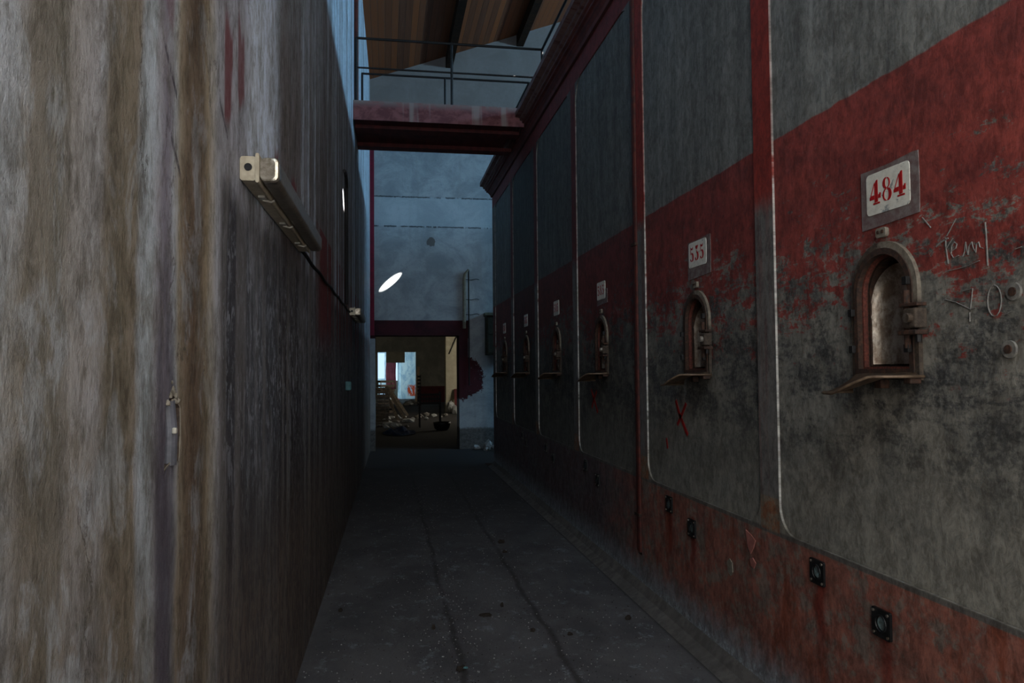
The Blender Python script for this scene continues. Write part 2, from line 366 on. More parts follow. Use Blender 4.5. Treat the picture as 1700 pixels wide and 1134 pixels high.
def mat_floor():
    m = M('floor_concrete', .85)
    a = m.noise(2.2, 1.4, 1, 5, .65, .3); f = m.noise(45, 45, 1, 5, .75); b = m.noise(7, 5, 1, 5, .7, off=5)
    c = m.mix(m.sm(a, .35, .65), (.12, .115, .118), (.072, .07, .074))
    c = m.mix(m.mul(m.sm(b, .54, .68), m.sm(f, .4, .6), .8), c, (.26, .285, .32))
    c = m.mix(m.mul(m.sm(f, .6, .7), .6), c, (.045, .042, .042))
    wob = m.math('MULTIPLY', m.math('SUBTRACT', m.noise(1, 2.5, 1, 4, .6, off=2), .5), .09)
    xx = m.add(m.X, wob)
    for x0 in (.39, .95):
        l = m.mul(m.sm(m.math('ABSOLUTE', m.math('SUBTRACT', xx, x0)), .004, .032, 1, 0), m.sm(m.noise(3, 1.3, 1, 6, .7, off=8), .30, .50), m.sm(m.Y, 11, 12.5, 1, 0))
        c = m.mix(m.mul(l, .8), c, (.035, .03, .03))
    c = m.mix(m.sm(m.Y, 5.5, 10, 0, .75), c, (.045, .04, .04))  # dimming along the aisle put into the floor colour
    c = m.mix(m.sm(m.Y, 11.5, 13.0, 0, .8), c, (.022, .018, .018))  # beyond the tanks darkened further in the colour, against the daylight there
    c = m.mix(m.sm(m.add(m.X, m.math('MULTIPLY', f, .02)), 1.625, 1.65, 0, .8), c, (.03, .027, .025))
    return m.out(c, m.add(f, b), .5, .008)
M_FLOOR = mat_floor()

def mat_end_wall():
    m = M('end_wall_limewash', .9)
    a = m.noise(1.6, 1, 1.9, 6, .68, .5); f = m.noise(14, 1, 16, 5, .75); s = m.noise(9, 1, .6, 4, .6, off=4)
    c = m.mix(m.sm(a, .35, .65), (.38, .40, .41), (.24, .26, .275))
    c = m.mix(m.mul(m.sm(f, .5, .68), .4), c, (.20, .22, .23))
    c = m.mix(m.mul(m.sm(s, .52, .66), .3), c, (.25, .26, .26))
    c = m.mix(m.mul(m.win(m.Z, 4.43, 5.02, .01), .35), c, (.42, .50, .54))
    zz = m.add(m.Z, m.math('MULTIPLY', m.math('SUBTRACT', f, .5), .05))
    for z in (4.43, 5.02):
        c = m.mix(m.mul(m.win(zz, z - .012, z + .012, .008), m.sm(m.noise(7, 1, 1, 3, .6, off=6), .38, .46)), c, (.06, .065, .07))
    c = m.mix(m.sm(m.Z, 5.9, 6.2, 0, .75), c, (.165, .125, .10))  # gable painted darker and warmer in place of weaker light
    # red surround of the doorway: lintel band and right jamb, round remnant beside it
    dx = m.math('SUBTRACT', m.X, 1.52); dz = m.math('SUBTRACT', m.Z, 1.43)
    rad = m.math('SQRT', m.add(m.mul(dx, dx), m.mul(dz, dz, 1.0)))
    circ = m.mul(m.sm(m.add(rad, m.math('MULTIPLY', m.math('SUBTRACT', m.add(f, a), 1.0), .5)), .40, .43, 1, 0), m.sm(m.Z, 1.82, 1.83, 1, 0), m.sm(m.X, 1.0, 1.01))
    band = m.mul(m.win(m.Z, 2.2, 2.56, .005), m.sm(m.X, 1.63, 1.64, 1, 0))
    jamb = m.mul(m.win(m.X, 1.40, 1.63, .005), m.win(m.Z, 1.2, 2.56, .005))
    red = m.mix(m.sm(a, .4, .6), (.06, .012, .016), (.035, .010, .013))
    c = m.mix(m.math('MAXIMUM', m.math('MAXIMUM', band, jamb), m.mul(circ, m.sm(f, .62, .70, 1, 0))), c, red)
    c = m.mix(m.sm(m.add(m.Z, m.math('MULTIPLY', f, .15)), .46, .52, .92, 0), c, m.mix(m.sm(f, .4, .6), (.12, .11, .10), (.06, .055, .05)))
    # fallen plaster patch
    px = m.math('SUBTRACT', m.X, .90); pz = m.math('SUBTRACT', m.Z, 4.12)
    pr = m.math('SQRT', m.add(m.mul(px, px, 1.2), m.mul(pz, pz)))
    pr = m.add(pr, m.math('MULTIPLY', m.noise(9, 1, 9, 4, .7, off=15), .14))
    c = m.mix(m.sm(pr, .155, .17, .85, 0), c, (.10, .085, .075))
    sx = m.math('SUBTRACT', m.X, .62); sz = m.math('SUBTRACT', m.Z, 3.45)
    return m.out(c, m.add(m.math('MULTIPLY', a, .5), f), .4, .01)
M_END = mat_end_wall()

def mat_roof():
    m = M('roof_boards', .7, 0, .3)
    bx = m.math('FRACT', m.math('MULTIPLY', m.X, 1 / .115))
    gap = m.math('MAXIMUM', m.sm(bx, .0, .05, 1, 0), m.sm(bx, .96, 1, 0, 1))
    cell = m.math('FLOOR', m.math('MULTIPLY', m.X, 1 / .115))
    wn = m.t.nodes.new('ShaderNodeTexWhiteNoise'); wn.noise_dimensions = '1D'; m.put(wn.inputs['W'], cell)
    g = m.noise(40, 1.2, 1, 5, .7, .3)
    c = m.mix(wn.outputs['Value'], (.19, .05, .010), (.075, .022, .007)); c = m.mix(m.mul(m.sm(g, .4, .7), .5), c, (.15, .06, .03))
    c = m.mix(m.mul(m.sm(m.noise(30, 2, 1, 4, .7, off=7), .62, .7), .6), c, (.22, .09, .03))
    c = m.mix(m.mul(gap, .85), c, (.03, .015, .01))
    return m.out(c, m.math('SUBTRACT', m.math('MULTIPLY', g, .3), gap), .5, .01)
M_ROOF = mat_roof()

def mat_dark_red():
    m = M('red_painted_concrete', .75)
    a = m.noise(9, 2, 9, 5, .7); s = m.noise(5, 5, .4, 3, .6, off=5)
    c = m.mix(m.sm(a, .35, .65), (.11, .022, .022), (.06, .014, .015))
    return m.out(c, a, .3, .005)
M_DRED = mat_dark_red()
def mat_fascia():
    m = M('dusty_red_fascia', .85)
    a = m.noise(5, 2, 7, 6, .7, .3); s = m.noise(6, 1, .4, 3, .5, off=5)
    c = m.mix(m.sm(a, .4, .6), (.23, .09, .09), (.13, .045, .05))
    c = m.mix(m.mul(m.sm(s, .56, .64), .7), c, (.28, .24, .22)); c = m.mix(m.mul(m.sm(m.Z, 4.70, 4.82), m.sm(a, .3, .6), .7), c, (.30, .27, .25))
    return m.out(c, a, .3, .005)
M_FASCIA = mat_fascia()
def mat_cornice():
    m = M('cornice_paint', .8)
    a = m.noise(3, 4, 12, 5, .7); s = m.noise(2, 9, 3, 5, .7, off=5)
    c = m.mix(m.sm(a, .35, .65), (.13, .035, .032), (.07, .022, .022))
    c = m.mix(m.mul(m.sm(m.Z, 4.60, 4.64), m.sm(s, .3, .55), .8), c, (.20, .13, .12)); c = m.mix(m.sm(m.math('SINE', m.math('MULTIPLY', m.Z, 200)), .55, .95, 0, .6), c, (.04, .02, .02))  # dark stripes in the colour stand for shade between the steps
    return m.out(c, a, .3, .005)
M_CORN = mat_cornice()
M_RUST = simple('rusty_iron', (.085, .04, .025), (.03, .02, .016), .8, .2, 60, .5)
M_RUSTRED = simple('red_primer_gasket', (.17, .045, .03), (.07, .022, .016), .75, 0, 80, .4)
M_SURR = None
M_CREAM = simple('worn_cream_plaster', (.24, .21, .165), (.15, .13, .10), .85, 0, 40, .4)
def mat_surround():
    m = M('surround_plaster', .85)
    tc = m.t.nodes.new('ShaderNodeTexCoord'); sp = m.t.nodes.new('ShaderNodeSeparateXYZ'); m.t.links.new(tc.outputs['Object'], sp.inputs[0])
    f = m.noise(40, 40, 40, 5, .7)
    k = m.mul(m.sm(m.add(sp.outputs[1], m.math('MULTIPLY', f, .04)), .05, .01), m.sm(sp.outputs[2], .26, .32))
    c = m.mix(m.sm(f, .35, .65), (.075, .055, .04), (.035, .026, .02))
    c = m.mix(k, c, m.mix(m.sm(f, .35, .65), (.21, .18, .14), (.13, .105, .08)))
    return m.out(c, f, .4, .004)
M_SURR = mat_surround()
M_DOORMETAL = None
def mat_hatch_metal():
    m = M('stained_steel', .38, .75, .5)
    a = m.noise(14, 14, 9, 5, .7); f = m.noise(60, 60, 30, 5, .75, off=3)
    c = m.mix(m.sm(a, .35, .62), (.42, .38, .33), (.16, .12, .09)); c = m.mix(m.mul(m.sm(f, .52, .65), .5), c, (.12, .06, .035))
    return m.out(c, f, .35, .004, rough=m.sm(f, .3, .7, .28, .55))
M_DOORMETAL = mat_hatch_metal()
M_IRON = simple('dark_iron', (.022, .02, .02), (.012, .011, .011), .6, .3, 60, .3)
M_BLACK = simple('black_plate', (.012, .012, .013), (.006, .006, .006), .45, 0, 40, .2)
M_PATCH = simple('mortar_patch', (.20, .17, .16), (.13, .08, .075), .9, 0, 30, .5)
def mat_sign():
    m = M('white_sign_paint', .6)
    a = m.noise(30, 30, 40, 5, .7); b = m.noise(11, 11, 17, 5, .75, .4, off=6)
    c = m.mix(m.sm(a, .4, .7), (.72, .69, .60), (.58, .55, .47)); c = m.mix(m.sm(b, .60, .63), c, (.28, .29, .28))
    return m.out(c, a, .2, .002)
M_SIGN = mat_sign()
M_DIGIT = simple('red_stencil_paint', (.42, .008, .01), (.30, .008, .008), .6, 0, 90, .1)
M_CROSS = simple('red_spray_paint', (.30, .008, .006), (.18, .008, .006), .7, 0, 30, .1)
M_CHALK = simple('pale_scratch', (.25, .24, .22), (.17, .16, .15), .9, 0, 80, .2)
M_LAMPBODY = simple('yellowed_plastic', (.50, .43, .31), (.36, .30, .21), .5, 0, 30, .15, .5)
M_CLIP = simple('pale_clip_plastic', (.46, .43, .36), (.3, .28, .24), .5)
M_TEAL = simple('teal_plastic', (.07, .20, .21), (.05, .13, .14), .5)
M_GREENBOX = simple('dark_green_paint', (.035, .032, .018), (.02, .018, .012), .7)
M_PALE = simple('pale_rubble', (.42, .43, .43), (.22, .22, .21), .95, 0, 9, .6)
M_RUB = simple('grey_rubble', (.22, .20, .18), (.11, .10, .09), .95, 0, 9, .6)
M_WOOD = simple('old_board', (.20, .16, .125), (.10, .08, .065), .8, 0, 14, .4)
M_DARKWOOD = simple('dark_timber', (.04, .02, .01), (.02, .011, .007), .85, 0, 9, .3, .1)
M_WOODP = simple('pale_board', (.46, .33, .23), (.33, .23, .16), .8, 0, 14, .4)
M_DIRT = simple('dark_clod', (.035, .026, .02), (.02, .015, .012), .95)
M_GRIT = simple('pale_grit', (.42, .42, .40), (.25, .24, .23), .95)
M_BLUE = simple('blue_tarpaulin', (.03, .08, .22), (.02, .045, .12), .6, 0, 6, .5)
M_ROOM = simple('beige_plaster', (.30, .275, .21), (.20, .185, .14), .9, 0, 1.6, .2)
M_ROOMDARK = simple('smoky_plaster', (.26, .25, .21), (.17, .165, .14), .9, 0, 1.2, .2)
M_DADO = simple('dark_red_dado', (.10, .018, .018), (.06, .013, .014), .85, 0, 2.5, .2)
M_CURTAIN = simple('faded_red_cloth', (.42, .12, .15), (.26, .07, .09), .85, 0, 3, .2)
def mat_farwall():
    m = M('blue_white_wall', .9)
    a = m.noise(2.5, 1, 1.6, 5, .7, .5)
    c = m.mix(m.sm(a, .4, .65), (.75, .85, .86), (.38, .55, .66))
    d = m.noise(5, 1, 1.6, 5, .75, .5, off=9)
    c = m.mix(m.mul(m.sm(m.add(m.Z, m.math('MULTIPLY', d, .9)), 1.22, 1.28, 1, 0), m.sm(m.X, 1.2, 1.25), m.sm(m.Z, .12, .2), m.sm(d, .45, .50)), c, (.65, .08, .02))
    return m.out(c, a, .2)
M_FARWALL = mat_farwall()
M_BRICK = simple('outer_masonry', (.25, .2, .16), (.18, .14, .11), .9, 0, 4, .3)
M_DRAIN = simple('red_lead_paint', (.11, .022, .014), (.045, .014, .012), .7, 0, 18, .4)
M_CRIMSON = simple('crimson_paint', (.20, .008, .03), (.11, .01, .022), .8, 0, 6, .2)
M_GUTTER = simple('gutter_cement', (.15, .135, .125), (.085, .078, .072), .9, 0, 12, .3)
M_GLASSB = simple('cloudy_lens', (.22, .33, .34), (.10, .12, .12), .2, 0, 60, .1, .6)

# ------------------------------------------------------------------ the shell
def LX(y): return -.5 + .0136 * y            # face of the left wall
WR = 1.80                                    # front plane of the tank wall
mapR = lambda u, v, d: (WR + d, u, v)
# floor in slabs with the gutter left open
bm = bmesh.new()
box(bm, -.9, 1.64, -3.0, 15.6, -.25, 0); box(bm, 1.64, 12, 12.62, 15.6, -.25, -.002); box(bm, -3, 8, 15.6, 46, -.25, -.001)
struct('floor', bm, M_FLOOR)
bm = bmesh.new()
n = 8
prof = [(1.641, -.2), (1.641, -.12), (1.662, -.12), (1.69, -.055), (1.72, -.04), (1.765, -.018), (1.799, .035), (1.82, .04), (1.82, -.2)]
prism(bm, [prof], lambda u, v, d: (u, d, v), -3.0, 12.61)
struct('trim_1', bm, M_GUTTER)

# right tank wall: front frame with sunk rounded panels, then the hatch-pierced slab behind it
HATCH_Y = [2.49, 4.18, 6.16, 7.85, 9.61, 11.39]
edges = [(1.53 + .088, 3.355 - .088), (3.355 + .088, 5.045), (5.30, 7.03 - .088), (7.03 + .088, 8.92 - .088), (8.92 + .088, 10.66 - .088), (10.66 + .088, 12.35)]
panels = [rrect(a, b, .79, 4.31, .13, 7, rt=.22) for a, b in edges]
panels += [rrect(-2.8, -.25, .79, 4.31, .13, 7, rt=.22), rrect(-.07, 1.53 - .088, .79, 4.31, .13, 7, rt=.22)]
slot = [(5.19, .225), (5.275, .225), (5.275, 4.30), (5.19, 4.30)]
outer = [(-3, -.2), (12.62, -.2), (12.62, 4.53), (-3, 4.53)]
bm = bmesh.new()
prism(bm, [outer] + panels + [slot], mapR, 0, .011, 0, 1)
holes = [[(y + u, v) for u, v in arch(.165, 1.525, 1.99)] for y in HATCH_Y]
prism(bm, [outer] + holes + [[(5.19, .225), (5.275, .225), (5.275, 4.30), (5.19, 4.30)]], mapR, .0112, .20, 0, 0)
box(bm, 2.05, 2.15, 5.1, 5.4, 0, 4.4)
box(bm, 2.0, 5.0, -3, 12.62, 4.56, 4.74); box(bm, 4.9, 5.0, -3, 12.62, -.2, 4.56); box(bm, 2.0, 5.0, 12.5, 12.62, -.2, 4.56)
wr = struct('wall_right', bm, [M_TANK, M_TANKEDGE])
# stepped cornice
bm = bmesh.new()
prof = [(2.02, 4.50), (1.775, 4.50), (1.765, 4.535), (1.725, 4.58), (1.70, 4.585), (1.70, 4.61), (1.675, 4.615), (1.675, 4.64), (1.645, 4.645), (1.645, 4.675), (1.59, 4.685), (1.59, 4.745), (2.02, 4.752)]
prism(bm, [prof], lambda u, v, d: (u, d, v), -3.0, 12.62)
struct('trim_2', bm, M_CORN)

# left wall with a broken socket hole
def mapL(u, v, d): return (LX(u) - d, u, v)
hole = [(1.752, 1.335), (1.80, 1.352), (1.862, 1.345), (1.872, 1.40), (1.868, 1.47), (1.835, 1.492), (1.80, 1.515), (1.785, 1.49), (1.758, 1.482), (1.762, 1.42)]
bm = bmesh.new()
prism(bm, [[(-3, -.2), (15.4, -.2), (15.4, 7.6), (-3, 7.6)], hole], mapL, 0, .09, 0, 1)
prism(bm, [[(-3, -.2), (15.4, -.2), (15.4, 7.6), (-3, 7.6)]], mapL, .0901, .28)
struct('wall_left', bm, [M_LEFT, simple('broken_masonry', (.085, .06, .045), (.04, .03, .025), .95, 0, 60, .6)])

# end wall with the doorway
def mapE(u, v, d): return (u, 15.0 + d, v)
gz = lambda x: 7.37 + .368 * (x + .25)
XR = 5.45
bm = bmesh.new()
g_outer = [(-1.0, -.2), (-.20, -.2), (-.20, 2.26), (1.45, 2.26), (1.45, -.2), (11.4, -.2), (11.4, gz(-.3)), (XR, gz(XR)), (-.75, gz(-.75))]
prism(bm, [g_outer], mapE, 0, .55)
struct('wall_end', bm, M_END)
bm = bmesh.new(); box(bm, LX(15) - .02, -.215, 14.93, 15.02, 2.26, 6.05, 0); 
struct('trim_3', bm, M_CRIMSON)
# wall behind the camera with the entrance and the opening above it
bm = bmesh.new()
prism(bm, [[(-1.0, -.2), (-.25, -.2), (-.25, 4.0), (1.74, 4.0), (1.74, -.2), (11.4, -.2), (11.4, 7.4), (XR, gz(XR)), (-.75, gz(-.75))], [(-.3, 4.5), (1.8, 4.5), (1.8, 6.2), (-.3, 6.2)]], lambda u, v, d: (u, -1.15 - d, v), 0, .3)
struct('wall_back', bm, M_BRICK)
# far side wall with the clerestory strip
bm = bmesh.new()
prism(bm, [[(-3.3, -.2), (15.6, -.2), (15.6, 7.5), (-3.3, 7.5)]] + [rrect(a, a + 1.9, 6.38, 7.06, .01, 1) for a in (-1.0, 1.1, 3.2, 5.3, 7.4, 9.5, 11.6, 13.4) if a + 1.9 < 15.5], lambda u, v, d: (11.0 + d, u, v), 0, .35)
struct('wall_far_side', bm, M_BRICK)

# roof: two slopes of boards with small holes where the sun gets through
def roof_hit(p):
    # trace back from a lit spot to the roof plane(s)
    p = Vector(p)
    d = -SUN_DIR
    t = (gz(p.x) - p.z) / (d.z - .368 * d.x)
    q = p + d * t
    if q.x > XR:
        # right slope falls: z = gz(XR) - .368 (x - XR)
        t = (gz(XR) - .368 * (p.x - XR) - p.z) / (d.z + .368 * d.x); q = p + d * t
    return q
SPOTS = [((.10, 15.0, 3.30), .088), ((LX(7.42), 7.42, 3.20), .10), ((LX(11.36), 11.36, 2.36), .06),
         ((1.60, 9.10, 5.21), .028), ((1.72, 9.10, 5.215), .020), ((1.80, 9.10, 5.22), .024), ((1.945, 9.10, 5.50), .030)]
hits = [(roof_hit(p), r) for p, r in SPOTS]
def ellipse(c, r, n=16): return [(c[0] + r * (1.9 if r > .085 and c[1] > 8 else 1.15) * math.cos(2 * PI * i / n), c[1] + r * math.sin(2 * PI * i / n)) for i in range(n)]
def roof_side(lo, hi, zf):
    bm = bmesh.new()
    hs = [ellipse((q.x, q.y), r) for q, r in hits if lo < q.x < hi]
    prism(bm, [[(lo, -3.4), (hi, -3.4), (hi, 15.8), (lo, 15.8)]] + hs, lambda u, v, d: (u, v, zf(u) + d), 0, .03)
    return bm
struct('ceiling_left', roof_side(-.8, XR, gz), M_ROOF)
struct('ceiling_right', roof_side(XR, 11.5, lambda x: gz(XR) - .368 * (x - XR)), M_ROOF)
for i, px in enumerate((1.28, 2.74)):
    bm = bmesh.new(); z = gz(px)
    box(bm, px - .07, px + .07, -3, 15.02, z - .26, z - .005)
    tag(link('roof_purlin', bm, M_DARKWOOD), ['dark timber purlin under the roof boards, nearest the left wall', 'dark timber purlin under the roof boards, second from the left wall'][i], 'roof beam', 'purlins under the boarded roof')

# ------------------------------------------------------------------ footbridge over the aisle
fb = tag(empty('footbridge', (.65, 9.6, 4.56)), 'dark red concrete footbridge with a dusty pale edge crossing over the aisle', 'footbridge')
bm = bmesh.new(); box(bm, LX(10.2) + .002, 1.585, 9.086, 10.2, 4.58, 4.755, bev=0); link('deck', bm, M_DRED, fb)
bm = bmesh.new(); box(bm, LX(9.07) + .002, 1.70, 9.07, 9.085, 4.565, 4.80); link('fascia', bm, M_FASCIA, fb)
bm = bmesh.new(); box(bm, LX(10.2) + .002, 1.70, 10.02, 10.2, 4.53, 4.58); link('downstand_beam', bm, M_DRED, fb)
bm = bmesh.new(); box(bm, LX(10) + .002, 1.68, 9.30, 9.50, 4.54, 4.58); link('downstand_beam', bm, M_DRED, fb)

def rod(bm, a, b, r=.014): tube(bm, [a, b], r, 8)
rl = tag(empty('handrail', (.8, 9.09, 4.75)), 'black pipe railing along the front edge of the footbridge, turning along the tank tops', 'railing')
bm = bmesh.new(); rod(bm, (LX(9.09) + .03, 9.105, 5.57), (1.945, 9.105, 5.57), .016); rod(bm, (1.945, 9.105, 5.57), (1.945, 3.0, 5.57), .016); link('top_rail', bm, M_IRON, rl)
bm = bmesh.new(); rod(bm, (LX(9.09) + .03, 9.105, 5.21), (1.90, 9.105, 5.21), .012); link('mid_rail', bm, M_IRON, rl)
for x in (LX(9.09) + .035, .81, 1.945):
    bm = bmesh.new(); rod(bm, (x, 9.105, 4.757), (x, 9.105, 5.57), .016); link('post', bm, M_IRON, rl)
for y in (7.2, 5.4, 3.6):
    bm = bmesh.new(); rod(bm, (1.945, y, 4.752), (1.945, y, 5.57), .016); link('post', bm, M_IRON, rl)
rl2 = tag(empty('handrail', (.8, 10.16, 4.75)), 'black pipe railing along the rear edge of the footbridge, seen below the front rail', 'railing')
bm = bmesh.new(); rod(bm, (LX(10.16) + .05, 10.16, 5.555), (1.98, 10.16, 5.555), .015); rod(bm, (1.98, 10.16, 5.555), (1.98, 12.4, 5.555), .015); link('top_rail', bm, M_IRON, rl2)
for x, y in ((LX(10.16) + .06, 10.16), (.81, 10.16), (1.98, 10.16), (1.98, 12.3)):
    bm = bmesh.new(); rod(bm, (x, y, 4.752), (x, y, 5.555), .015); link('post', bm, M_IRON, rl2)

# downpipes
bm = bmesh.new(); tube(bm, [(LX(9.3) + .028, 9.28, 4.78), (LX(9.3) + .028, 9.28, gz(-.34) - .05)], .026, 12)
tag(link('downpipe', bm, M_DRAIN), 'thin dark red downpipe rising up the left wall above the footbridge', 'pipe')
dp = tag(empty('drainpipe', (1.8, 5.24, .24)), 'dark rusty red downpipe standing in the joint between the tanks', 'pipe')
bm = bmesh.new(); box(bm, 1.785, 1.86, 5.195, 5.27, .24, 4.29, bev=.02); link('pipe', bm, M_DRAIN, dp)
for z in (.50, 2.45):
    bm = bmesh.new(); box(bm, 1.778, 1.80, 5.185, 5.28, z, z + .02); link('collar', bm, M_RUST, dp)

# ------------------------------------------------------------------ hatches in the tanks
def hatch(yc):
    """arched man door of a tank; u runs toward the viewer's right (-Y), d into the wall"""
    root = empty('tank_hatch', (WR, yc, 1.5))
    mp = lambda u, v, d: (WR + d, yc - u, v)
    bm = bmesh.new(); prism(bm, [arch(.186, 1.505, 2.012), arch(.160, 1.53, 1.985)], mp, -.004, .02); link('surround', bm, M_SURR, root)
    bm = bmesh.new(); prism(bm, [arch(.164, 1.515, 1.988), arch(.142, 1.545, 1.965)], mp, -.009, .055)
    for u, v in ((-.153, 1.64), (-.153, 1.775), (.153, 1.62)):
        pass
    fr = link('frame', bm, M_RUST, root)
    for u, v in ((-.156, 1.62), (-.156, 1.76), (.156, 1.615), (.156, 1.85)):
        bm = bmesh.new(); c = mp(u, v, -.024); obox(bm, c, (1, 0, 0), (0, 1, 0), (0, 0, 1), .008, .012, .014, bev=.002); link('lug', bm, M_IRON, fr)
    bm = bmesh.new(); prism(bm, [arch(.150, 1.535, 1.975), arch(.134, 1.556, 1.957)], mp, .040, .12); link('liner', bm, M_RUST, root)
    bm = bmesh.new(); prism(bm, [arch(.143, 1.543, 1.966), arch(.134, 1.552, 1.957)], mp, .012, .030); link('gasket', bm, M_RUSTRED, root)
    # curved inner door, a little nearer on its middle
    bm = bmesh.new(); N = 22; K = 26; w = .124; grid = []
    for i in range(N + 1):
        u = -w + 2 * w * i / N; uu = u
        ztop = 1.935 - .124 + math.sqrt(max(w * w - u * u, 0))
        colv = []
        for k in range(K + 1):
            v = 1.562 + (ztop - 1.562) * k / K
            rib = .004 * math.exp(-((v - 1.745) / .006) ** 2) + .003 * math.exp(-((v - 1.80) / .006) ** 2)
            d = .045 + .062 * math.sqrt(max(1 - (u / w) ** 2, 0)) ** 1.2 * min(1, .35 + (ztop - v) / .05) - rib
            colv.append(bm.verts.new(mp(u - .006, v, d)))
        grid.append(colv)
    for i in range(N):
        for k in range(K): bm.faces.new((grid[i][k], grid[i + 1][k], grid[i + 1][k + 1], grid[i][k + 1]))
    link('door', bm, M_DOORMETAL, root, smooth=True)
    bm = bmesh.new(); prism(bm, [arch(.16, 1.53, 1.98)], mp, .171, .19); link('back_plate', bm, M_IRON, root)
    # clamp on the near side
    bm = bmesh.new()
    obox(bm, mp(.205, 1.716, -.030), (1, 0, 0), (0, 1, 0), (0, 0, 1), .024, .030, .034, bev=.006)
    cl = link('clamp', bm, M_SURR, root)
    bm = bmesh.new(); cylinder(bm, mp(.212, 1.716, -.062), (1, 0, 0), .016, .02, 12); link('bolt', bm, M_DOORMETAL, cl)
    bm = bmesh.new(); obox(bm, mp(.192, 1.668, -.03), (1, 0, 0), (0, 1, 0), (0, 0, 1), .026, .046, .008, bev=.003); link('bracket', bm, M_RUST, cl)
    bm = bmesh.new(); obox(bm, mp(.19, 1.763, -.026), (1, 0, 0), (0, 1, 0), (0, 0, 1), .020, .044, .006, bev=.002); link('bracket', bm, M_RUST, cl)
    bm = bmesh.new(); cylinder(bm, mp(.158, 1.715, -.025), (0, 0, 1), .011, .20, 10); link('hinge_pin', bm, M_RUST, cl)
    bm = bmesh.new(); cylinder(bm, mp(.22, 1.648, -.03), (0, 0, 1), .010, .026, 6); link('nut', bm, M_IRON, cl)
    # drip tray: lipped half-round sheet, far side drooping, near side raised
    bm = bmesh.new(); A = 30; R_ = 7; rows = []
    for i in range(A + 1):
        a = PI * i / A; row = []
        for k in range(R_ + 1):
            q = k / R_
            u = -math.cos(a) * (.205 if a < PI / 2 else .195) * (.80 + .20 * q)
            e = max(math.sin(a), 0) ** .62 * .205 * q
            s = -math.cos(a)
            z = 1.538 - (.082 - .062 * max(0, min(1, (s + .15) / .85)) ** 1.2) * q - .016 * math.sin(PI * q) * math.sin(a)
            row.append(bm.verts.new(mp(u, z, .006 - e)))
        rows.append(row)
    for i in range(A):
        for k in range(R_): bm.faces.new((rows[i][k], rows[i + 1][k], rows[i + 1][k + 1], rows[i][k + 1]))
    hem = [r_[-1].co.copy() for r_ in rows]
    r = bmesh.ops.solidify(bm, geom=bm.faces[:], thickness=.005)
    tr = link('drip_tray', bm, M_TRAY, root, smooth=True)
    bm = bmesh.new(); tube(bm, hem, .0055, 8); link('rolled_edge', bm, M_TRAY, tr, smooth=True)
    bm = bmesh.new(); obox(bm, mp(.0, 1.49, -.014), (1, 0, 0), (0, 1, 0), (0, 0, 1), .018, .020, .016, bev=.004); link('tray_bracket', bm, M_RUST, tr)
    bm = bmesh.new(); obox(bm, mp(.17, 1.505, -.02), (1, 0, 0), (0, 1, 0), (0, 0, 1), .022, .018, .012, bev=.004); link('tray_bracket', bm, M_RUST, tr)
    # boss with two holes over the arch
    bm = bmesh.new(); prism(bm, [rrect(-.028, .028, 2.028, 2.064, .012, 4)], mp, -.004, .012); bs = link('boss', bm, M_CREAM, root)
    for u in (-.011, .013):
        bm = bmesh.new(); cylinder(bm, mp(u, 2.048, -.005), (1, 0, 0), .0065, .006, 10); link('screw_hole', bm, M_RUST, bs)
    return root
M_TRAY = simple('brown_sheet_metal', (.22, .145, .09), (.11, .07, .045), .55, .3, 30, .3, .5)
h0 = hatch(HATCH_Y[0])
H_LABEL = ['large arched rusty tank hatch below the 484 sign', 'arched rusty tank hatch below the 535 sign, above the red X', 'arched dark tank hatch third from the camera, beyond the pipe joint',
           'small dark arched tank hatch fourth from the camera', 'tiny dark arched tank hatch fifth from the camera', 'tiny dark arched tank hatch farthest along the right wall']
tag(h0, H_LABEL[0], 'hatch', 'arched hatches along the tank wall')
for i in range(1, 6):
    c = copy_tree(h0); c.location = (WR, HATCH_Y[i], 1.5); tag(c, H_LABEL[i])

# ------------------------------------------------------------------ numbers on the signs
def arc_poly(cx, cy, rx, ry, a0, a1, w0, w1, n=10):
    """crescent stroke: width swells from w0 at the ends to w1 in the middle"""
    o, i_ = [], []
    for k in range(n + 1):
        t = k / n; a = math.radians(a0 + (a1 - a0) * t); w = w0 + (w1 - w0) * math.sin(PI * t)
        o.append((cx + (rx + w / 2) * math.cos(a), cy + (ry + w / 2) * math.sin(a))); i_.append((cx + (rx - w / 2) * math.cos(a), cy + (ry - w / 2) * math.sin(a)))
    return o + i_[::-1]
DIG = {
    '4': [[(.30, .09), (.50, .09), (.50, 1.0), (.42, 1.0), (.30, .86)], [(.20, 0), (.62, 0), (.62, .07), (.20, .07)], [(-.02, .22), (.27, .22), (.27, .40), (.12, .40), (-.02, .34)], [(.53, .22), (.68, .22), (.68, .44), (.60, .44), (.60, .38), (.53, .38)], [(.02, .36), (.06, .36), (.29, .84), (.29, .92)]],
    '8': [arc_poly(.31, .74, .17, .21, 95, 265, .04, .15), arc_poly(.31, .74, .17, .21, -80, 80, .03, .07), arc_poly(.31, .26, .21, .24, 98, 262, .03, .09), arc_poly(.31, .26, .21, .24, -82, 82, .04, .17)],
    '5': [[(.08, .72), (.10, 1.0), (.20, .93), (.32, .90), (.46, 1.0), (.42, .84), (.28, .78), (.14, .84)], [(.08, .50), (.12, .50), (.12, .74), (.08, .74)], arc_poly(.26, .29, .20, .26, -85, 110, .05, .19), arc_poly(.26, .22, .20, .19, 185, 262, .05, .10)],
    '3': [[(.10, .86), (.12, 1.0), (.50, 1.0), (.34, .76), (.22, .76)], [(.30, .70), (.35, .70), (.30, .56), (.25, .56)], arc_poly(.26, .29, .20, .26, -85, 100, .05, .19), arc_poly(.26, .22, .20, .19, 175, 262, .05, .13)],
}
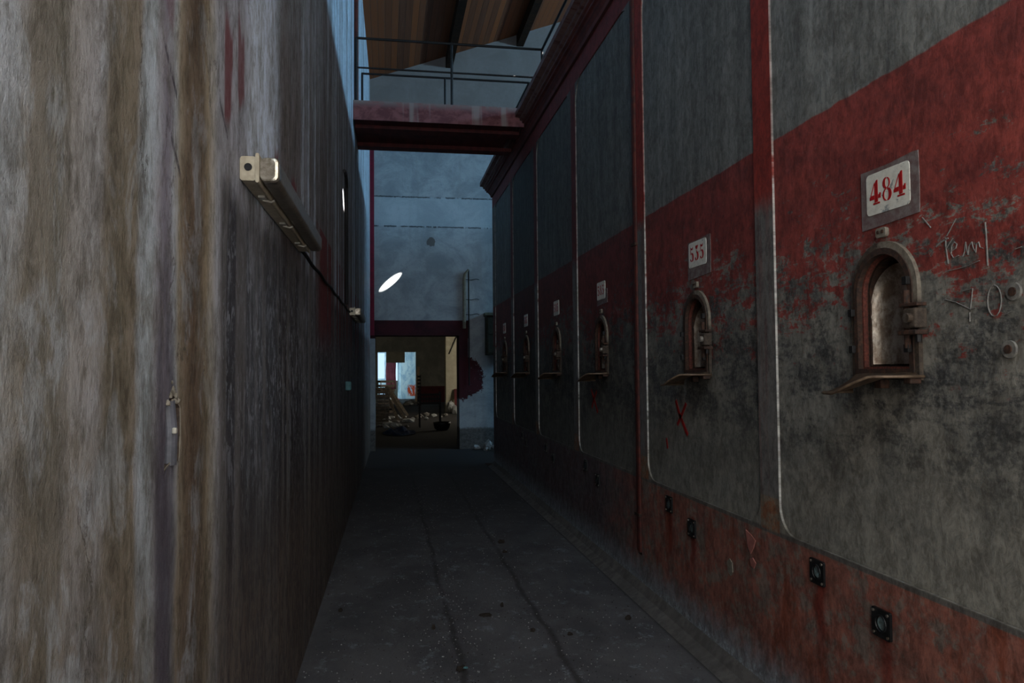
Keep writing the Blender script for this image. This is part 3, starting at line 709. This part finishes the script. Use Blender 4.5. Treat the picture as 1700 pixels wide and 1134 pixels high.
def number_sign(yc, zc, w, h, text, label, patch):
    root = tag(empty('number_sign', (WR, yc, zc - h / 2)), label, 'sign', 'painted numbers above the hatches')
    mp = lambda u, v, d: (WR + .0105 + d, yc - u, zc + v)
    if patch:
        pl, pr, pb, pt = patch
        bm = bmesh.new(); jag = random.Random(3)
        pts = [(-w / 2 - pl, -h / 2 - pb), (-.02, -h / 2 - pb + .004), (w / 2 + pr, -h / 2 - pb + .012), (w / 2 + pr + .003, 0), (w / 2 + pr, h / 2 + pt), (w / 2 + pr - .03, h / 2 + pt + .002), (0, h / 2 + pt - .006), (-w / 2 - pl, h / 2 + pt - .004)]
        prism(bm, [pts], mp, -.003, .0); link('mortar_patch', bm, M_PATCH, root)
    bm = bmesh.new(); prism(bm, [rrect(-w / 2, w / 2, -h / 2, h / 2, .017, 5)], mp, -.0055, -.001); link('plate', bm, M_SIGN, root)
    dh = h * .58; dw = w * .235; x = -w * .41
    for ch in text:
        bm = bmesh.new()
        for poly in DIG[ch]:
            prism(bm, [[(x + px * dw / .62, -dh / 2 + py * dh + h * .03) for px, py in poly]], mp, -.0068, -.005)
        link('digit', bm, M_DIGIT, root); x += w * .285
    return root
number_sign(2.457, 2.198, .238, .155, '484', 'white number plate painted 484 in red with chipped lower edge', (.035, .042, .05, .022))
number_sign(4.154, 2.228, .25, .15, '535', 'white number plate painted 535 in red above the second hatch', (.02, .05, .07, .012))
number_sign(6.16, 2.222, .24, .15, '585', 'faded white number plate with grey patch below it, third from the camera', (.01, .05, .05, -.07))
number_sign(7.86, 2.215, .25, .155, '585', 'small faded number plate fourth from the camera', None)
number_sign(9.64, 2.20, .24, .155, '583', 'tiny faded number plate fifth from the camera', None)
number_sign(11.44, 2.20, .24, .155, '585', 'tiny faded number plate farthest along the right wall', None)

# painted cross, paint drip and scratched writing: marks on the wall itself
def stroke(bm, pts, w, dd=.0):
    for a, b in zip(pts, pts[1:]):
        a = Vector((WR + .0095 + dd, a[0], a[1])); b = Vector((WR + .0095 + dd, b[0], b[1]))
        d = (b - a); L = d.length; d.normalize(); s = d.cross(Vector((1, 0, 0)))
        obox(bm, (a + b) / 2, d, s, (1, 0, 0), L / 2 + w * .3, w / 2, .0016)
bm = bmesh.new(); stroke(bm, [(4.53, 1.345), (4.475, 1.265), (4.36, 1.155)], .026); stroke(bm, [(4.375, 1.335), (4.45, 1.26), (4.51, 1.205)], .022); link('painted_cross', bm, M_CROSS, wr)
bm = bmesh.new(); stroke(bm, [(6.52, 1.37), (6.44, 1.30), (6.33, 1.19)], .03); stroke(bm, [(6.35, 1.36), (6.44, 1.29), (6.50, 1.22)], .026); link('painted_cross', bm, M_CROSS, wr)
bm = bmesh.new(); stroke(bm, [(4.705, 1.095), (4.69, 1.04)], .02); link('paint_drip', bm, M_CROSS, wr)
bm = bmesh.new()
def g(pts, w=.0018):   # image-traced offsets in wall coordinates
    stroke(bm, pts, w)
g([(2.133, 2.026), (2.175, 1.978)], 0.0014)
g([(2.224, 1.951), (2.205, 1.961), (2.171, 1.969)], 0.005)
g([(2.182, 1.971), (2.181, 1.938), (2.173, 1.886)], 0.003)
g([(2.178, 1.938), (2.161, 1.955), (2.15, 1.965)], 0.0016)
g([(2.159, 1.924), (2.138, 1.931), (2.133, 1.944), (2.145, 1.953), (2.156, 1.94), (2.159, 1.916), (2.149, 1.901), (2.127, 1.906)], 0.0018)
g([(2.109, 1.901), (2.101, 1.915), (2.096, 1.944), (2.092, 1.919), (2.088, 1.902), (2.083, 1.928), (2.071, 1.94), (2.065, 1.919), (2.056, 1.905), (2.052, 1.93), (2.043, 1.935), (2.039, 1.918), (2.026, 1.913)], 0.0018)
g([(2.015, 1.99), (2.013, 1.946), (2.012, 1.906), (2.011, 1.858)], 0.0035)
g([(2.179, 1.862), (2.133, 1.864), (2.088, 1.868), (2.043, 1.877)], 0.0018)
g([(2.115, 1.79), (2.094, 1.793), (2.074, 1.794), (2.078, 1.766), (2.085, 1.733)], 0.0018)
g([(2.194, 1.772), (2.144, 1.757), (2.107, 1.74), (2.083, 1.729), (2.066, 1.733)], 0.0014)
g([(1.964, 1.745), (1.967, 1.728), (1.973, 1.713), (1.982, 1.703), (1.992, 1.701), (2.002, 1.705), (2.01, 1.716), (2.015, 1.732), (2.016, 1.75), (2.013, 1.768), (2.007, 1.783), (1.998, 1.792), (1.988, 1.795), (1.978, 1.79), (1.97, 1.779), (1.965, 1.763), (1.964, 1.745)], 0.0018)
g([(1.963, 1.703), (1.945, 1.705), (1.931, 1.711)], 0.0018)
g([(2.088, 1.72), (2.089, 1.692)], 0.0012)
g([(2.286, 2.06), (2.248, 2.019)], 0.003)
g([(1.908, 1.891), (1.887, 1.894)], 0.002)
link('scratched_writing', bm, M_CHALK, wr)

# plaster chips on the plinth (irregular raised rims of lost plaster)
def chip(pts, mat, name='plaster_chip', t=.004):
    bm = bmesh.new(); prism(bm, [pts], lambda u, v, d: (WR + d, u, v), -t, .001); link(name, bm, mat, wr)
M_CHIPP = simple('pink_plaster', (.40, .16, .13), (.28, .10, .08), .9)
chip([(3.60, .735), (3.54, .72), (3.50, .70), (3.52, .66), (3.55, .625), (3.58, .655)], M_CHIPP)
chip([(3.82, .52), (3.79, .545), (3.76, .53), (3.755, .48), (3.78, .455), (3.81, .47)], M_CREAM)
chip([(3.56, .60), (3.53, .61), (3.50, .59), (3.52, .56), (3.55, .565)], M_CHIPP)
# round plugs on the wall right of the 484 hatch
M_PLUG = simple('grey_cement', (.20, .19, .165), (.13, .12, .11), .9, 0, 50, .4)
def plug(y, z, label):
    root = tag(empty('wall_plug', (WR + .01, y, z)), label, 'wall plug', 'round plugs in the tank wall')
    bm = bmesh.new(); cylinder(bm, (WR + .008, y, z), (1, 0, 0), .026, .010, 20); link('ring', bm, M_PLUG, root)
    bm = bmesh.new(); cylinder(bm, (WR + .002, y, z), (1, 0, 0), .013, .006, 14); link('core', bm, M_RUST, root)
plug(1.915, 1.768, 'round cement plug beside the scratched writing, upper of two')
plug(1.937, 1.60, 'round cement plug with brown centre below the scratched writing')

# square black socket plates low on the wall
def socket(y, z, label, rot=0):
    root = tag(empty('socket_plate', (WR, y, z)), label, 'socket plate', 'black square plates along the plinth')
    mp = lambda u, v, d: (WR + d, y - u, z + v)
    bm = bmesh.new(); c, s = math.cos(rot), math.sin(rot)
    q = [(c * a - s * b, s * a + c * b) for a, b in rrect(-.052, .052, -.052, .052, .008, 3)]
    ring = [(.030 * math.cos(2 * PI * i / 20), .030 * math.sin(2 * PI * i / 20)) for i in range(20)]
    prism(bm, [q, ring], mp, -.010, .004); pl = link('plate', bm, M_BLACK, root)
    bm = bmesh.new(); tube(bm, [mp(.030 * math.cos(t), .030 * math.sin(t), -.010) for t in [2 * PI * i / 20 for i in range(21)]], .0035, 6, cap=False); link('rim', bm, M_BLACK, root)
    bm = bmesh.new(); prism(bm, [[(.024 * math.cos(2 * PI * i / 18), .024 * math.sin(2 * PI * i / 18)) for i in range(18)]], mp, -.006, .003); link('lens', bm, M_GLASSB, root)
    for a in (-1, 1):
        for b in (-1, 1):
            u, v = c * a * .040 - s * b * .040, s * a * .040 + c * b * .040
            bm = bmesh.new(); cylinder(bm, mp(u, v, -.012), (1, 0, 0), .0055, .004, 8); link('screw', bm, M_DOORMETAL, pl)
    return root
s0 = socket(2.955, .69, 'black square plate on the plinth, upper one below the 484 hatch')
SK = [(2.54, .61, 'black square plate on the plinth, nearest to the camera'), (4.64, .684, 'black plate on the plinth under the 535 hatch, upper left of the pair'), (4.28, .604, 'black plate on the plinth under the 535 hatch, lower right of the pair'),
      (6.69, .685, 'black plate low on the wall beyond the pipe joint, upper of the pair'), (6.30, .604, 'black plate low on the wall beyond the pipe joint, lower of the pair'),
      (8.41, .675, 'small black plate below the fourth hatch, upper of the pair'), (8.04, .594, 'small black plate below the fourth hatch, lower of the pair'),
      (9.895, .69, 'tiny black plate below the fifth hatch, upper of the pair'), (9.64, .61, 'tiny black plate below the fifth hatch, lower of the pair')]
for y, z, lb in SK:
    c = copy_tree(s0); c.location = (WR, y, z); tag(c, lb)

# ------------------------------------------------------------------ left wall fittings
LN = Vector((1, -.0136, 0)).normalized(); LT = Vector((.0136, 1, 0)).normalized()
def LP(y, z, out=0.0): return Vector((LX(y), y, z)) + LN * out
def lamp(y0, y1, z0, label):
    L = y1 - y0
    root = tag(empty('strip_lamp', LP(y0, z0)), label, 'lamp', 'strip lamps on the left wall')
    zc = z0 + .042
    def prof_sweep(pts, a, b, r0=1.0):
        bm = bmesh.new(); rings = []
        for yy in (a, b): rings.append([bm.verts.new(LP(yy, zc + v, u)) for u, v in pts])
        n = len(pts)
        for i in range(n): bm.faces.new((rings[0][i], rings[0][(i + 1) % n], rings[1][(i + 1) % n], rings[1][i]))
        bm.faces.new(rings[0][::-1]); bm.faces.new(rings[1])
        return bm
    bm = prof_sweep(rrect(.001, .052, -.040, .040, .010, 4), y0, y1)
    bd = link('housing', bm, M_LAMPBODY, root)
    bm = bmesh.new(); tube(bm, [LP(y0 - .003, zc + .004, .027) + LT * 0, LP(y0 + .004, zc + .004, .027)], .0125, 16); link('cable_gland', bm, M_IRON, bd)
    bm = prof_sweep(rrect(.050, .062, -.047, .050, .006, 3), y0 - .006, y1 + .004); link('rim', bm, M_LAMPBODY, root)
    # clear cover: rounded trough with a domed end
    bm = bmesh.new(); pts = rrect(.062, .122, -.040, .040, .017, 5); rings = []
    cu, cv = .062, 0
    for yy, k in ((y0 + .010, .86), (y0 + .014, .95), (y0 + .024, 1.0), (y1 - .02, 1.0), (y1 - .004, .94), (y1, .86)):
        rings.append([bm.verts.new(LP(yy, zc + v * k, .062 + (u - .062) * k)) for u, v in pts])
    n = len(pts)
    for a, b in zip(rings, rings[1:]):
        for i in range(n): bm.faces.new((a[i], a[(i + 1) % n], b[(i + 1) % n], b[i]))
    bm.faces.new(rings[0][::-1]); bm.faces.new(rings[-1])
    cv_ = link('cover', bm, M_COVER, root, smooth=False)
    bm = bmesh.new(); rings = []
    for yy, k in ((y0 + .0045, .80), (y0 + .0065, .94), (y0 + .016, 1.015), (y0 + .040, 1.015)):
        rings.append([bm.verts.new(LP(yy, zc + v * k, .063 + (u - .062) * k)) for u, v in pts])
    for a, b in zip(rings, rings[1:]):
        for i in range(n): bm.faces.new((a[i], a[(i + 1) % n], b[(i + 1) % n], b[i]))
    bm.faces.new(rings[0][::-1])
    link('end_cap', bm, M_ENDCAP, cv_)
    for q in (.17, .50, .83):
        yy = y0 + L * q
        bm = bmesh.new(); tube(bm, [LP(yy, zc - .047, .030), LP(yy + .01, zc - .052, .058), LP(yy + .012, zc - .046, .070)], .0045, 8); obox(bm, LP(yy - .02, zc - .044, .034), LT, LN, (0, 0, 1), .022, .012, .004)
        link('clip', bm, M_CLIP, root)
    return root
def mat_cover():
    m = M('dusty_clear_cover', .25, 0, .6)
    f = m.noise(30, 60, 30, 5, .7); g_ = m.noise(8, 3, 8, 4, .7, off=4)
    c = m.mix(m.sm(f, .35, .65), (.17, .145, .11), (.09, .07, .05)); c = m.mix(m.mul(m.sm(g_, .5, .65), .5), c, (.22, .20, .17))
    m.b.inputs['Coat Weight'].default_value = .15; m.b.inputs['Coat Roughness'].default_value = .12
    return m.out(c, f, .1, .002, rough=.42)
M_COVER = mat_cover()
M_ENDCAP = simple('glossy_cover_end', (.55, .50, .42), (.22, .18, .13), .18, .6, 45, .35, .6)
lamp(2.53, 4.0, 2.172, 'long yellowed strip lamp fixed to the stained left wall')
lamp(8.35, 9.7, 2.165, 'small distant strip lamp farther along the left wall')
bm = bmesh.new()
pts = [LP(4.0 + i * .14, 2.185 + .006 * math.sin(i * 1.1), .014) for i in range(31)]
tube(bm, pts, .010, 8); tag(link('conduit', bm, M_IRON), 'thin dark conduit running between the two strip lamps on the left wall', 'conduit')
bm = bmesh.new()
pts = [LP(7.25, 3.46, .02), LP(7.38, 3.47, .022), LP(7.5, 3.45, .022), LP(7.58, 3.38, .02)] + [LP(7.6, 3.3 - .12 * i, .018) for i in range(10)]
tube(bm, pts, .016, 8); tag(link('hooked_pipe', bm, M_IRON), 'black vertical pipe with a hooked top on the left wall', 'pipe')
jb = tag(empty('junction_box', LP(7.7, 1.36)), 'small teal junction box on the dark left wall', 'junction box')
bm = bmesh.new(); obox(bm, LP(7.75, 1.41, .025), LT, LN, (0, 0, 1), .06, .025, .045, bev=.008); link('case', bm, M_TEAL, jb)
bm = bmesh.new(); obox(bm, LP(7.75, 1.41, .052), LT, LN, (0, 0, 1), .052, .003, .038, bev=.002); link('lid', bm, M_TEAL, jb)
# broken socket in the left wall
bs = tag(empty('broken_socket', LP(1.81, 1.34)), 'grey conduit stub in a broken hole in the brown stained left wall', 'socket')
bm = bmesh.new(); tube(bm, [LP(1.808, 1.345, -.006), LP(1.806, 1.42, -.004), LP(1.805, 1.488, -.010)], .017, 12); link('tube', bm, simple('grey_conduit', (.12, .12, .14), (.07, .07, .08), .5), bs)
bm = bmesh.new(); obox(bm, LP(1.793, 1.422, .010), LT, LN, (0, 0, 1), .006, .005, .007, bev=.003); link('clip', bm, M_CLIP, bs)
bm = bmesh.new(); rg = random.Random(5)
for (y, z, s) in ((1.79, 1.50, .009), (1.81, 1.508, .011), (1.83, 1.497, .008), (1.80, 1.488, .007), (1.82, 1.485, .009), (1.77, 1.484, .008), (1.85, 1.485, .007), (1.80, 1.53, .005)):
    lump(bm, LP(y, z, .002), s * .6, s, s, 1, .4, rg)
link('crumbled_plaster', bm, M_CREAM, bs)
bm = bmesh.new()
for a, b in (((1.866, 1.352), (1.874, 1.41)), ((1.874, 1.41), (1.87, 1.47)), ((1.87, 1.47), (1.84, 1.496)), ((1.754, 1.34), (1.80, 1.352)), ((1.80, 1.352), (1.862, 1.345))):
    tube(bm, [LP(a[0], a[1], .000), LP(b[0], b[1], .000)], .0018, 6)
link('chipped_rim', bm, M_CREAM, bs)

# ------------------------------------------------------------------ end wall fittings
pp = tag(empty('vent_pipe', (1.6, 14.95, 1.3)), 'tall thin pipe with a bent hood on the end wall right of the doorway', 'pipe')
bm = bmesh.new(); tube(bm, [(1.645, 14.96, 1.26), (1.645, 14.96, 3.57)], .014, 8); link('riser', bm, M_IRON, pp)
bm = bmesh.new(); tube(bm, [(1.555, 14.97, 2.4), (1.555, 14.96, 3.38), (1.57, 14.95, 3.48), (1.64, 14.93, 3.58)], [.035, .035, .03, .016], 10); link('hood_pipe', bm, simple('buff_pipe', (.22, .2, .15), (.15, .135, .1), .8), pp)
for z in (3.38, 2.98, 2.68):
    bm = bmesh.new(); tube(bm, [(1.56, 14.955, z), (1.70, 14.96, z - .01), (1.80, 14.97, z + .015), (1.86, 14.985, z)], .006, 6); link('wire', bm, M_IRON, pp)
gb = tag(empty('wall_cabinet', (2.2, 14.8, 1.86)), 'dark green cabinet on the end wall at the corner of the tanks', 'cabinet')
bm = bmesh.new(); box(bm, 1.97, 2.55, 14.74, 14.995, 1.86, 2.64, bev=.01); link('case', bm, M_GREENBOX, gb)
bm = bmesh.new(); box(bm, 1.94, 2.58, 14.70, 15.0, 2.64, 2.70, bev=.008); link('top', bm, simple('olive_lid', (.14, .14, .10), (.09, .09, .06)), gb)
bm = bmesh.new(); box(bm, 2.0, 2.52, 14.728, 14.742, 1.90, 2.24, bev=.004); box(bm, 2.0, 2.52, 14.728, 14.742, 2.27, 2.60, bev=.004); link('door', bm, M_GREENBOX, gb)
RB = [(2.00, 14.80, .11, .10, .10), (2.10, 14.48, .10, .08, .07), (1.78, 14.86, .07, .06, .05), (2.26, 14.80, .09, .10, .16), (1.92, 14.52, .05, .05, .04)]
for i, (x, y, a, b, c_) in enumerate(RB):
    bm = bmesh.new(); lump(bm, (x, y, c_ * .72), a, b, c_, 2, .3)
    tag(link('plaster_lump', bm, M_PALE), ['largest pale plaster lump at the foot of the end wall', 'flat pale plaster lump in front of the end wall pile', 'small pale plaster lump left in the end wall pile', 'tall pale plaster lump at the back of the end wall pile', 'smallest plaster lump nearest the tank corner'][i], 'rubble', 'plaster lumps at the foot of the end wall')

# ------------------------------------------------------------------ rooms beyond the doorway
bm = bmesh.new(); box(bm, -.75, -.45, 15.55, 38, -.2, 3.9); struct('wall_second_room_left', bm, M_ROOM)
bm = bmesh.new(); box(bm, 6.2, 6.5, 15.55, 46, -.2, 3.9); struct('wall_second_room_right', bm, M_ROOM)
bm = bmesh.new(); box(bm, -4, 6.5, 15.5, 46, 3.62, 3.8); struct('ceiling_second_room', bm, M_ROOMDARK)
bm = bmesh.new(); prism(bm, [[(-.5, -.1), (-.38, -.1), (-.38, 2.52), (1.50, 2.52), (1.50, 2.40), (1.50, -.1), (6.3, -.1), (6.3, 3.7), (-.5, 3.7)]], lambda u, v, d: (u, 38 + d, v), 0, .35)
struct('wall_middle', bm, M_ROOMDARK)
bm = bmesh.new(); box(bm, 1.52, 6.2, 37.95, 38.0, 0, .80); struct('trim_4', bm, M_DADO)
bm = bmesh.new(); box(bm, .03, .95, 37.9, 38.2, 1.99, 2.53); struct('trim_5', bm, M_ROOM)
bm = bmesh.new()
prism(bm, [[(-3.5, -.1), (.02, -.1), (.02, 2.06), (.68, 2.06), (.68, -.1), (.84, -.1), (.84, 3.7), (-3.5, 3.7)], [(-1.4, 1.15), (-.05, 1.15), (-.05, 2.6), (-1.4, 2.6)]], lambda u, v, d: (u, 43.2 + d, v), 0, .3)
prism(bm, [[(.84, -.1), (6.3, -.1), (6.3, 3.7), (.84, 3.7)]], lambda u, v, d: (u, 43.0 + d, v), 0, .3)
struct('wall_far_room', bm, M_FARWALL)
bm = bmesh.new(); box(bm, -3.8, -3.5, 38, 46, -.2, 3.8); struct('wall_far_room_left', bm, M_FARWALL)
bm = bmesh.new(); box(bm, -3.8, 6.5, 46, 46.2, -.2, 1.0); struct('wall_yard', bm, M_ROOM)
# red curtain
bm = bmesh.new(); rows = []
for i in range(41):
    x = .02 + .56 * i / 40
    rows.append([bm.verts.new((x + .01 * math.sin(k), 43.1 + .03 * math.sin(i * 1.05) + .01 * math.sin(k * 2 + i), .55 + 1.53 * k / 8)) for k in range(9)])
for i in range(40):
    for k in range(8): bm.faces.new((rows[i][k], rows[i + 1][k], rows[i + 1][k + 1], rows[i][k + 1]))
bmesh.ops.solidify(bm, geom=bm.faces[:], thickness=.008)
tag(link('curtain', bm, M_CURTAIN, smooth=True), 'faded red curtain hanging in the farthest doorway', 'curtain')
# column
bm = bmesh.new(); box(bm, 2.20, 2.66, 28, 28.45, 0, 3.62, bev=.02); struct('trim_6', bm, simple('worn_column_plaster', (.42, .38, .28), (.30, .27, .2), .9, 0, 3, .3))
bm = bmesh.new(); tube(bm, [(2.33, 27.981, 2.18), (2.62, 27.981, 2.85)], .02, 8); tag(link('iron_strut', bm, M_IRON), 'thin dark strut slanting across the pale column', 'strut')
bm = bmesh.new(); beam(bm, (2.60, 27.52, .0), (2.60, 27.93, .88), .20, .02); tag(link('red_board', bm, M_DADO), 'dark red board leaning at the foot of the pale column', 'board')
for i, (x, y, s, lb) in enumerate(((2.35, 27.7, .16, 'pale sack-like rubble heaped against the column foot'), (2.5, 27.4, .11, 'smaller pale lump in front of the column foot'))):
    bm = bmesh.new(); lump(bm, (x, y, s * 1.2), s, s * .8, s * 1.7, 2, .25); tag(link('rubble_lump', bm, M_PALE), lb, 'rubble', 'lumps at the column foot')
# leaning planks
def plank(a, b, w, t, mat, label):
    bm = bmesh.new(); beam(bm, a, b, w, t, (0, -1, .2), bev=.003); tag(link('plank', bm, mat), label, 'plank', 'boards leaning about the rear rooms')
plank((1.46, 36.9, .02), (1.62, 37.85, 1.78), .13, .03, M_WOODP, 'pale plank leaning upright beside the orange paint')
plank((.62, 24.0, .02), (.02, 25.4, 1.05), .10, .03, M_WOOD, 'brown board leaning over the left rubble heap, longest')
plank((.40, 23.4, .02), (-.02, 24.5, .95), .09, .03, M_WOOD, 'brown board leaning over the left rubble heap, in front')
plank((.75, 26.4, .02), (.10, 27.3, 1.0), .10, .03, M_WOOD, 'brown board leaning over the left rubble heap, at the back')
# crates of the left heap
def crate(x, y, z, w, d, h, label, mat, rot=.2):
    root = tag(empty('crate', (x, y, z)), label, 'crate', 'slatted crates stacked in the left heap')
    c, s = math.cos(rot), math.sin(rot)
    ax, ay, az = Vector((c, s, 0)), Vector((-s, c, 0)), Vector((0, 0, 1)); C0 = Vector((x, y, z + h / 2))
    for sg in (-1, 1):
        bm = bmesh.new()
        for k in range(3):
            obox(bm, C0 + ay * sg * d / 2 + az * (-h / 2 + .035 + k * (h - .07) / 2), ax, ay, az, w / 2, .006, h * .10)
        link('slatted_side', bm, mat, root)
        bm = bmesh.new()
        for k in range(3):
            obox(bm, C0 + ax * sg * w / 2 + az * (-h / 2 + .035 + k * (h - .07) / 2), ax, ay, az, .006, d / 2, h * .10)
        link('slatted_end', bm, mat, root)
    bm = bmesh.new(); obox(bm, C0 - az * (h / 2 - .006), ax, ay, az, w / 2, d / 2, .006); link('base', bm, mat, root)
    for a in (-1, 1):
        for b in (-1, 1):
            bm = bmesh.new(); obox(bm, C0 + ax * a * (w / 2 - .015) + ay * b * (d / 2 - .015), ax, ay, az, .013, .013, h / 2); link('corner_post', bm, mat, root)
zc = 0
CR = [('bottom crate of the stack by the left wall', M_WOOD), ('second crate up in the stack by the left wall', M_WOOD), ('third crate up in the stack by the left wall', M_RUB), ('top crate of the stack by the left wall', M_WOOD)]
for i, (lb, mt) in enumerate(CR):
    crate(-.16, 22.0, zc + .002, .44, .34, .27, lb, mt, .15 + .12 * i); zc += .274
zc = 0
for i, lb in enumerate(('lower crate of the farther stack behind the left heap', 'upper crate of the farther stack behind the left heap', 'topmost dark crate of the farther stack under the bright window')):
    crate(.02, 29.0, zc + .002, .55, .4, .40, lb, M_WOOD, -.1 + .2 * i); zc += .404
# loose rubble, one object each
rg = random.Random(21)
k = 0
ROW = [(-.1 + i * .16 + rg.uniform(-.05, .05), 24.6 + rg.uniform(-.9, .9) + .12 * i) for i in range(14)] + [(rg.uniform(-.1, .45), rg.uniform(20.8, 23.6)) for _ in range(14)] + [(1.2 + rg.uniform(-.3, .35), 35.6 + rg.uniform(-1.2, .8)) for _ in range(8)]
where = ['in the low line of rubble across the second room', 'in the heap under the left boards', 'below the orange painted wall']
_p = []
for i, (x, y) in enumerate(ROW):
    for _t in range(60):
        if all((x - a) ** 2 + (y - b) ** 2 > .27 ** 2 for a, b in _p) and not (abs(x + .16) < .42 and abs(y - 22) < .36): break
        x += rg.uniform(-.12, .14); y += rg.uniform(-.35, .35); x = max(-.28, x)
    _p.append((x, y))
    s = rg.uniform(.05, .12) * (1.3 if i >= 28 else 1)
    bm = bmesh.new(); lump(bm, (x, y, s * .55), s * rg.uniform(.9, 1.7), s, s * .75, 1, .35, rg)
    w_ = 0 if i < 14 else 1 if i < 28 else 2
    tag(link('rubble_chunk', bm, M_PALE if rg.random() < .55 else M_RUB), 'broken grey masonry chunk ' + where[w_], 'rubble', 'chunks ' + where[w_])
# blue tarpaulin crumpled on the floor
bm = bmesh.new(); G = 26; rows = []
for i in range(G + 1):
    row = []
    for k_ in range(G + 1):
        u, v = i / G * 2 - 1, k_ / G * 2 - 1
        r = max(0, 1 - (u * u + v * v))
        z = .012 + .17 * r * (.55 + .45 * math.sin(u * 7 + v * 3)) * (.6 + .4 * math.cos(v * 8 - u * 2)) + .015 * (1 + math.sin(u * 19 + v * 13)) * (r > 0)
        row.append(bm.verts.new((.34 + .42 * u * (1 - .25 * v * v), 19.2 + .9 * v * (1 - .3 * u * u), max(z, .006))))
    rows.append(row)
for i in range(G):
    for k_ in range(G): bm.faces.new((rows[i][k_], rows[i + 1][k_], rows[i + 1][k_ + 1], rows[i][k_ + 1]))
bmesh.ops.solidify(bm, geom=bm.faces[:], thickness=.004)
tag(link('tarpaulin', bm, M_BLUE, smooth=True), 'crumpled dark blue tarpaulin on the floor just beyond the doorway', 'tarpaulin')
bm = bmesh.new(); lump(bm, (.55, 40.5, .07), .22, .14, .09, 2, .3); tag(link('cloth_bundle', bm, simple('pink_cloth', (.65, .12, .2), (.6, .45, .45))), 'small pink cloth bundle on the far bright floor', 'cloth')
bm = bmesh.new(); box(bm, .14, .42, 41.4, 41.7, .38, .58, bev=.01); box(bm, .18, .38, 41.45, 41.65, 0, .38); tag(link('white_block', bm, M_SIGN), 'small white box in front of the red curtain', 'box')
# steel stand with a basket and perforated upright
st = tag(empty('steel_stand', (1.2, 21, 0)), 'black steel stand with a basket and a perforated upright in the rear doorway', 'stand')
for x, y in ((.93, 20.9), (1.50, 20.9), (.93, 21.3), (1.50, 21.3)):
    bm = bmesh.new(); box(bm, x - .016, x + .016, y - .016, y + .016, 0, .98); link('leg', bm, M_IRON, st)
bm = bmesh.new()
for z in (.66, .78, .90):
    for y in (20.9, 21.3): box(bm, .93, 1.50, y - .006, y + .006, z - .022, z + .022)
    for x in (.93, 1.50): box(bm, x - .006, x + .006, 20.9, 21.3, z - .022, z + .022)
for i in range(8):
    x = .96 + i * .073; box(bm, x - .012, x + .012, 20.893, 20.905, .64, .92)
box(bm, .93, 1.5, 20.9, 21.3, .64, .65)
link('basket', bm, M_IRON, st)
bm = bmesh.new()
for i in range(9): box(bm, .86, .96, 20.88, 20.90, .62 + i * .095, .67 + i * .095)
for x in (.86, .945): box(bm, x, x + .015, 20.88, 20.90, .6, 1.46)
link('perforated_upright', bm, M_IRON, st)
# black tub
bm = bmesh.new(); C2 = Vector((1.46, 19.9, 0)); prof = [(.15, 0.005), (.20, .06), (.225, .16), (.235, .22), (.215, .22), (.20, .16), (.17, .05), (.0, .04)]
rings = [[bm.verts.new(C2 + Vector((r * math.cos(2 * PI * i / 24), r * math.sin(2 * PI * i / 24), z))) for i in range(24)] for r, z in prof[:-1]]
for a, b in zip(rings, rings[1:]):
    for i in range(24): bm.faces.new((a[i], a[(i + 1) % 24], b[(i + 1) % 24], b[i]))
bm.faces.new(rings[0]); bm.faces.new(rings[-1])
tag(link('tub', bm, M_BLACK, smooth=True), 'round black tub on the floor beside the steel stand', 'tub')

# ------------------------------------------------------------------ litter on the aisle floor
rg = random.Random(11)
bm = bmesh.new(); bm2 = bmesh.new()
def grain(b, x, y, s):
    z = 0
    vs = [b.verts.new((x + s * rg.uniform(.6, 1) * math.cos(a), y + s * rg.uniform(.6, 1) * math.sin(a), .0005)) for a in (0, 1.6, 3.1, 4.7)]
    t = b.verts.new((x, y, s * rg.uniform(.6, 1.1)))
    for i in range(4): b.faces.new((vs[i], vs[(i + 1) % 4], t))
    b.faces.new(vs[::-1])
for _ in range(4800):
    y = 3.0 + 7.5 * rg.random() ** 1.8; x = rg.uniform(LX(y) + .02, 1.62)
    cx = .95 if rg.random() < .35 else .38
    if rg.random() < .4: x = cx + rg.gauss(0, .12)
    if not (LX(y) + .02 < x < 1.62): continue
    grain(bm if rg.random() < .45 else bm2, x, y, rg.uniform(.0018, .0062))
tag(link('pale_grit', bm, M_GRIT, origin=(0, 0, 0)), 'fine pale grit scattered over the grey aisle floor', 'grit', kind='stuff')
tag(link('dark_grit', bm2, M_DIRT, origin=(0, 0, 0)), 'fine dark dirt crumbs scattered over the grey aisle floor', 'dirt', kind='stuff')
BIG = [(.62, 4.78, .04, .012, 'flat brown stick lying in the middle of the aisle floor'), (.385, 3.95, .028, .016, 'dark clod with a teal shard at the bottom of the picture'), (.86, 4.45, .014, .014, 'dark crumb on the right floor crack'),
       (.75, 4.95, .012, .016, 'dark crumb between the two floor cracks, nearer'), (1.02, 6.75, .03, .02, 'dark curled leaf on the floor near the gutter, farther'), (1.0, 6.4, .022, .014, 'dark curled leaf on the floor near the gutter, nearer'),
       (.28, 4.6, .010, .018, 'dark crumb left of the left floor crack'), (-.29, 5.05, .016, .014, 'dark crumb near the foot of the left wall'), (1.06, 4.35, .016, .012, 'dark crumb right of the right floor crack'), (1.48, 4.55, .02, .016, 'dark debris piece at the gutter edge')]
for x, y, s, h, lb in BIG:
    bm = bmesh.new(); lump(bm, (x, y, h * .7), s, s * .45, h, 2, .35, rg)
    tag(link('dirt_clod', bm, M_DIRT), lb, 'debris', 'larger crumbs on the aisle floor')
bm = bmesh.new(); lump(bm, (.40, 3.90, .034), .012, .008, .006, 1, .4, rg); tag(link('teal_shard', bm, M_TEAL), 'tiny teal shard on the dark clod at the bottom', 'debris')
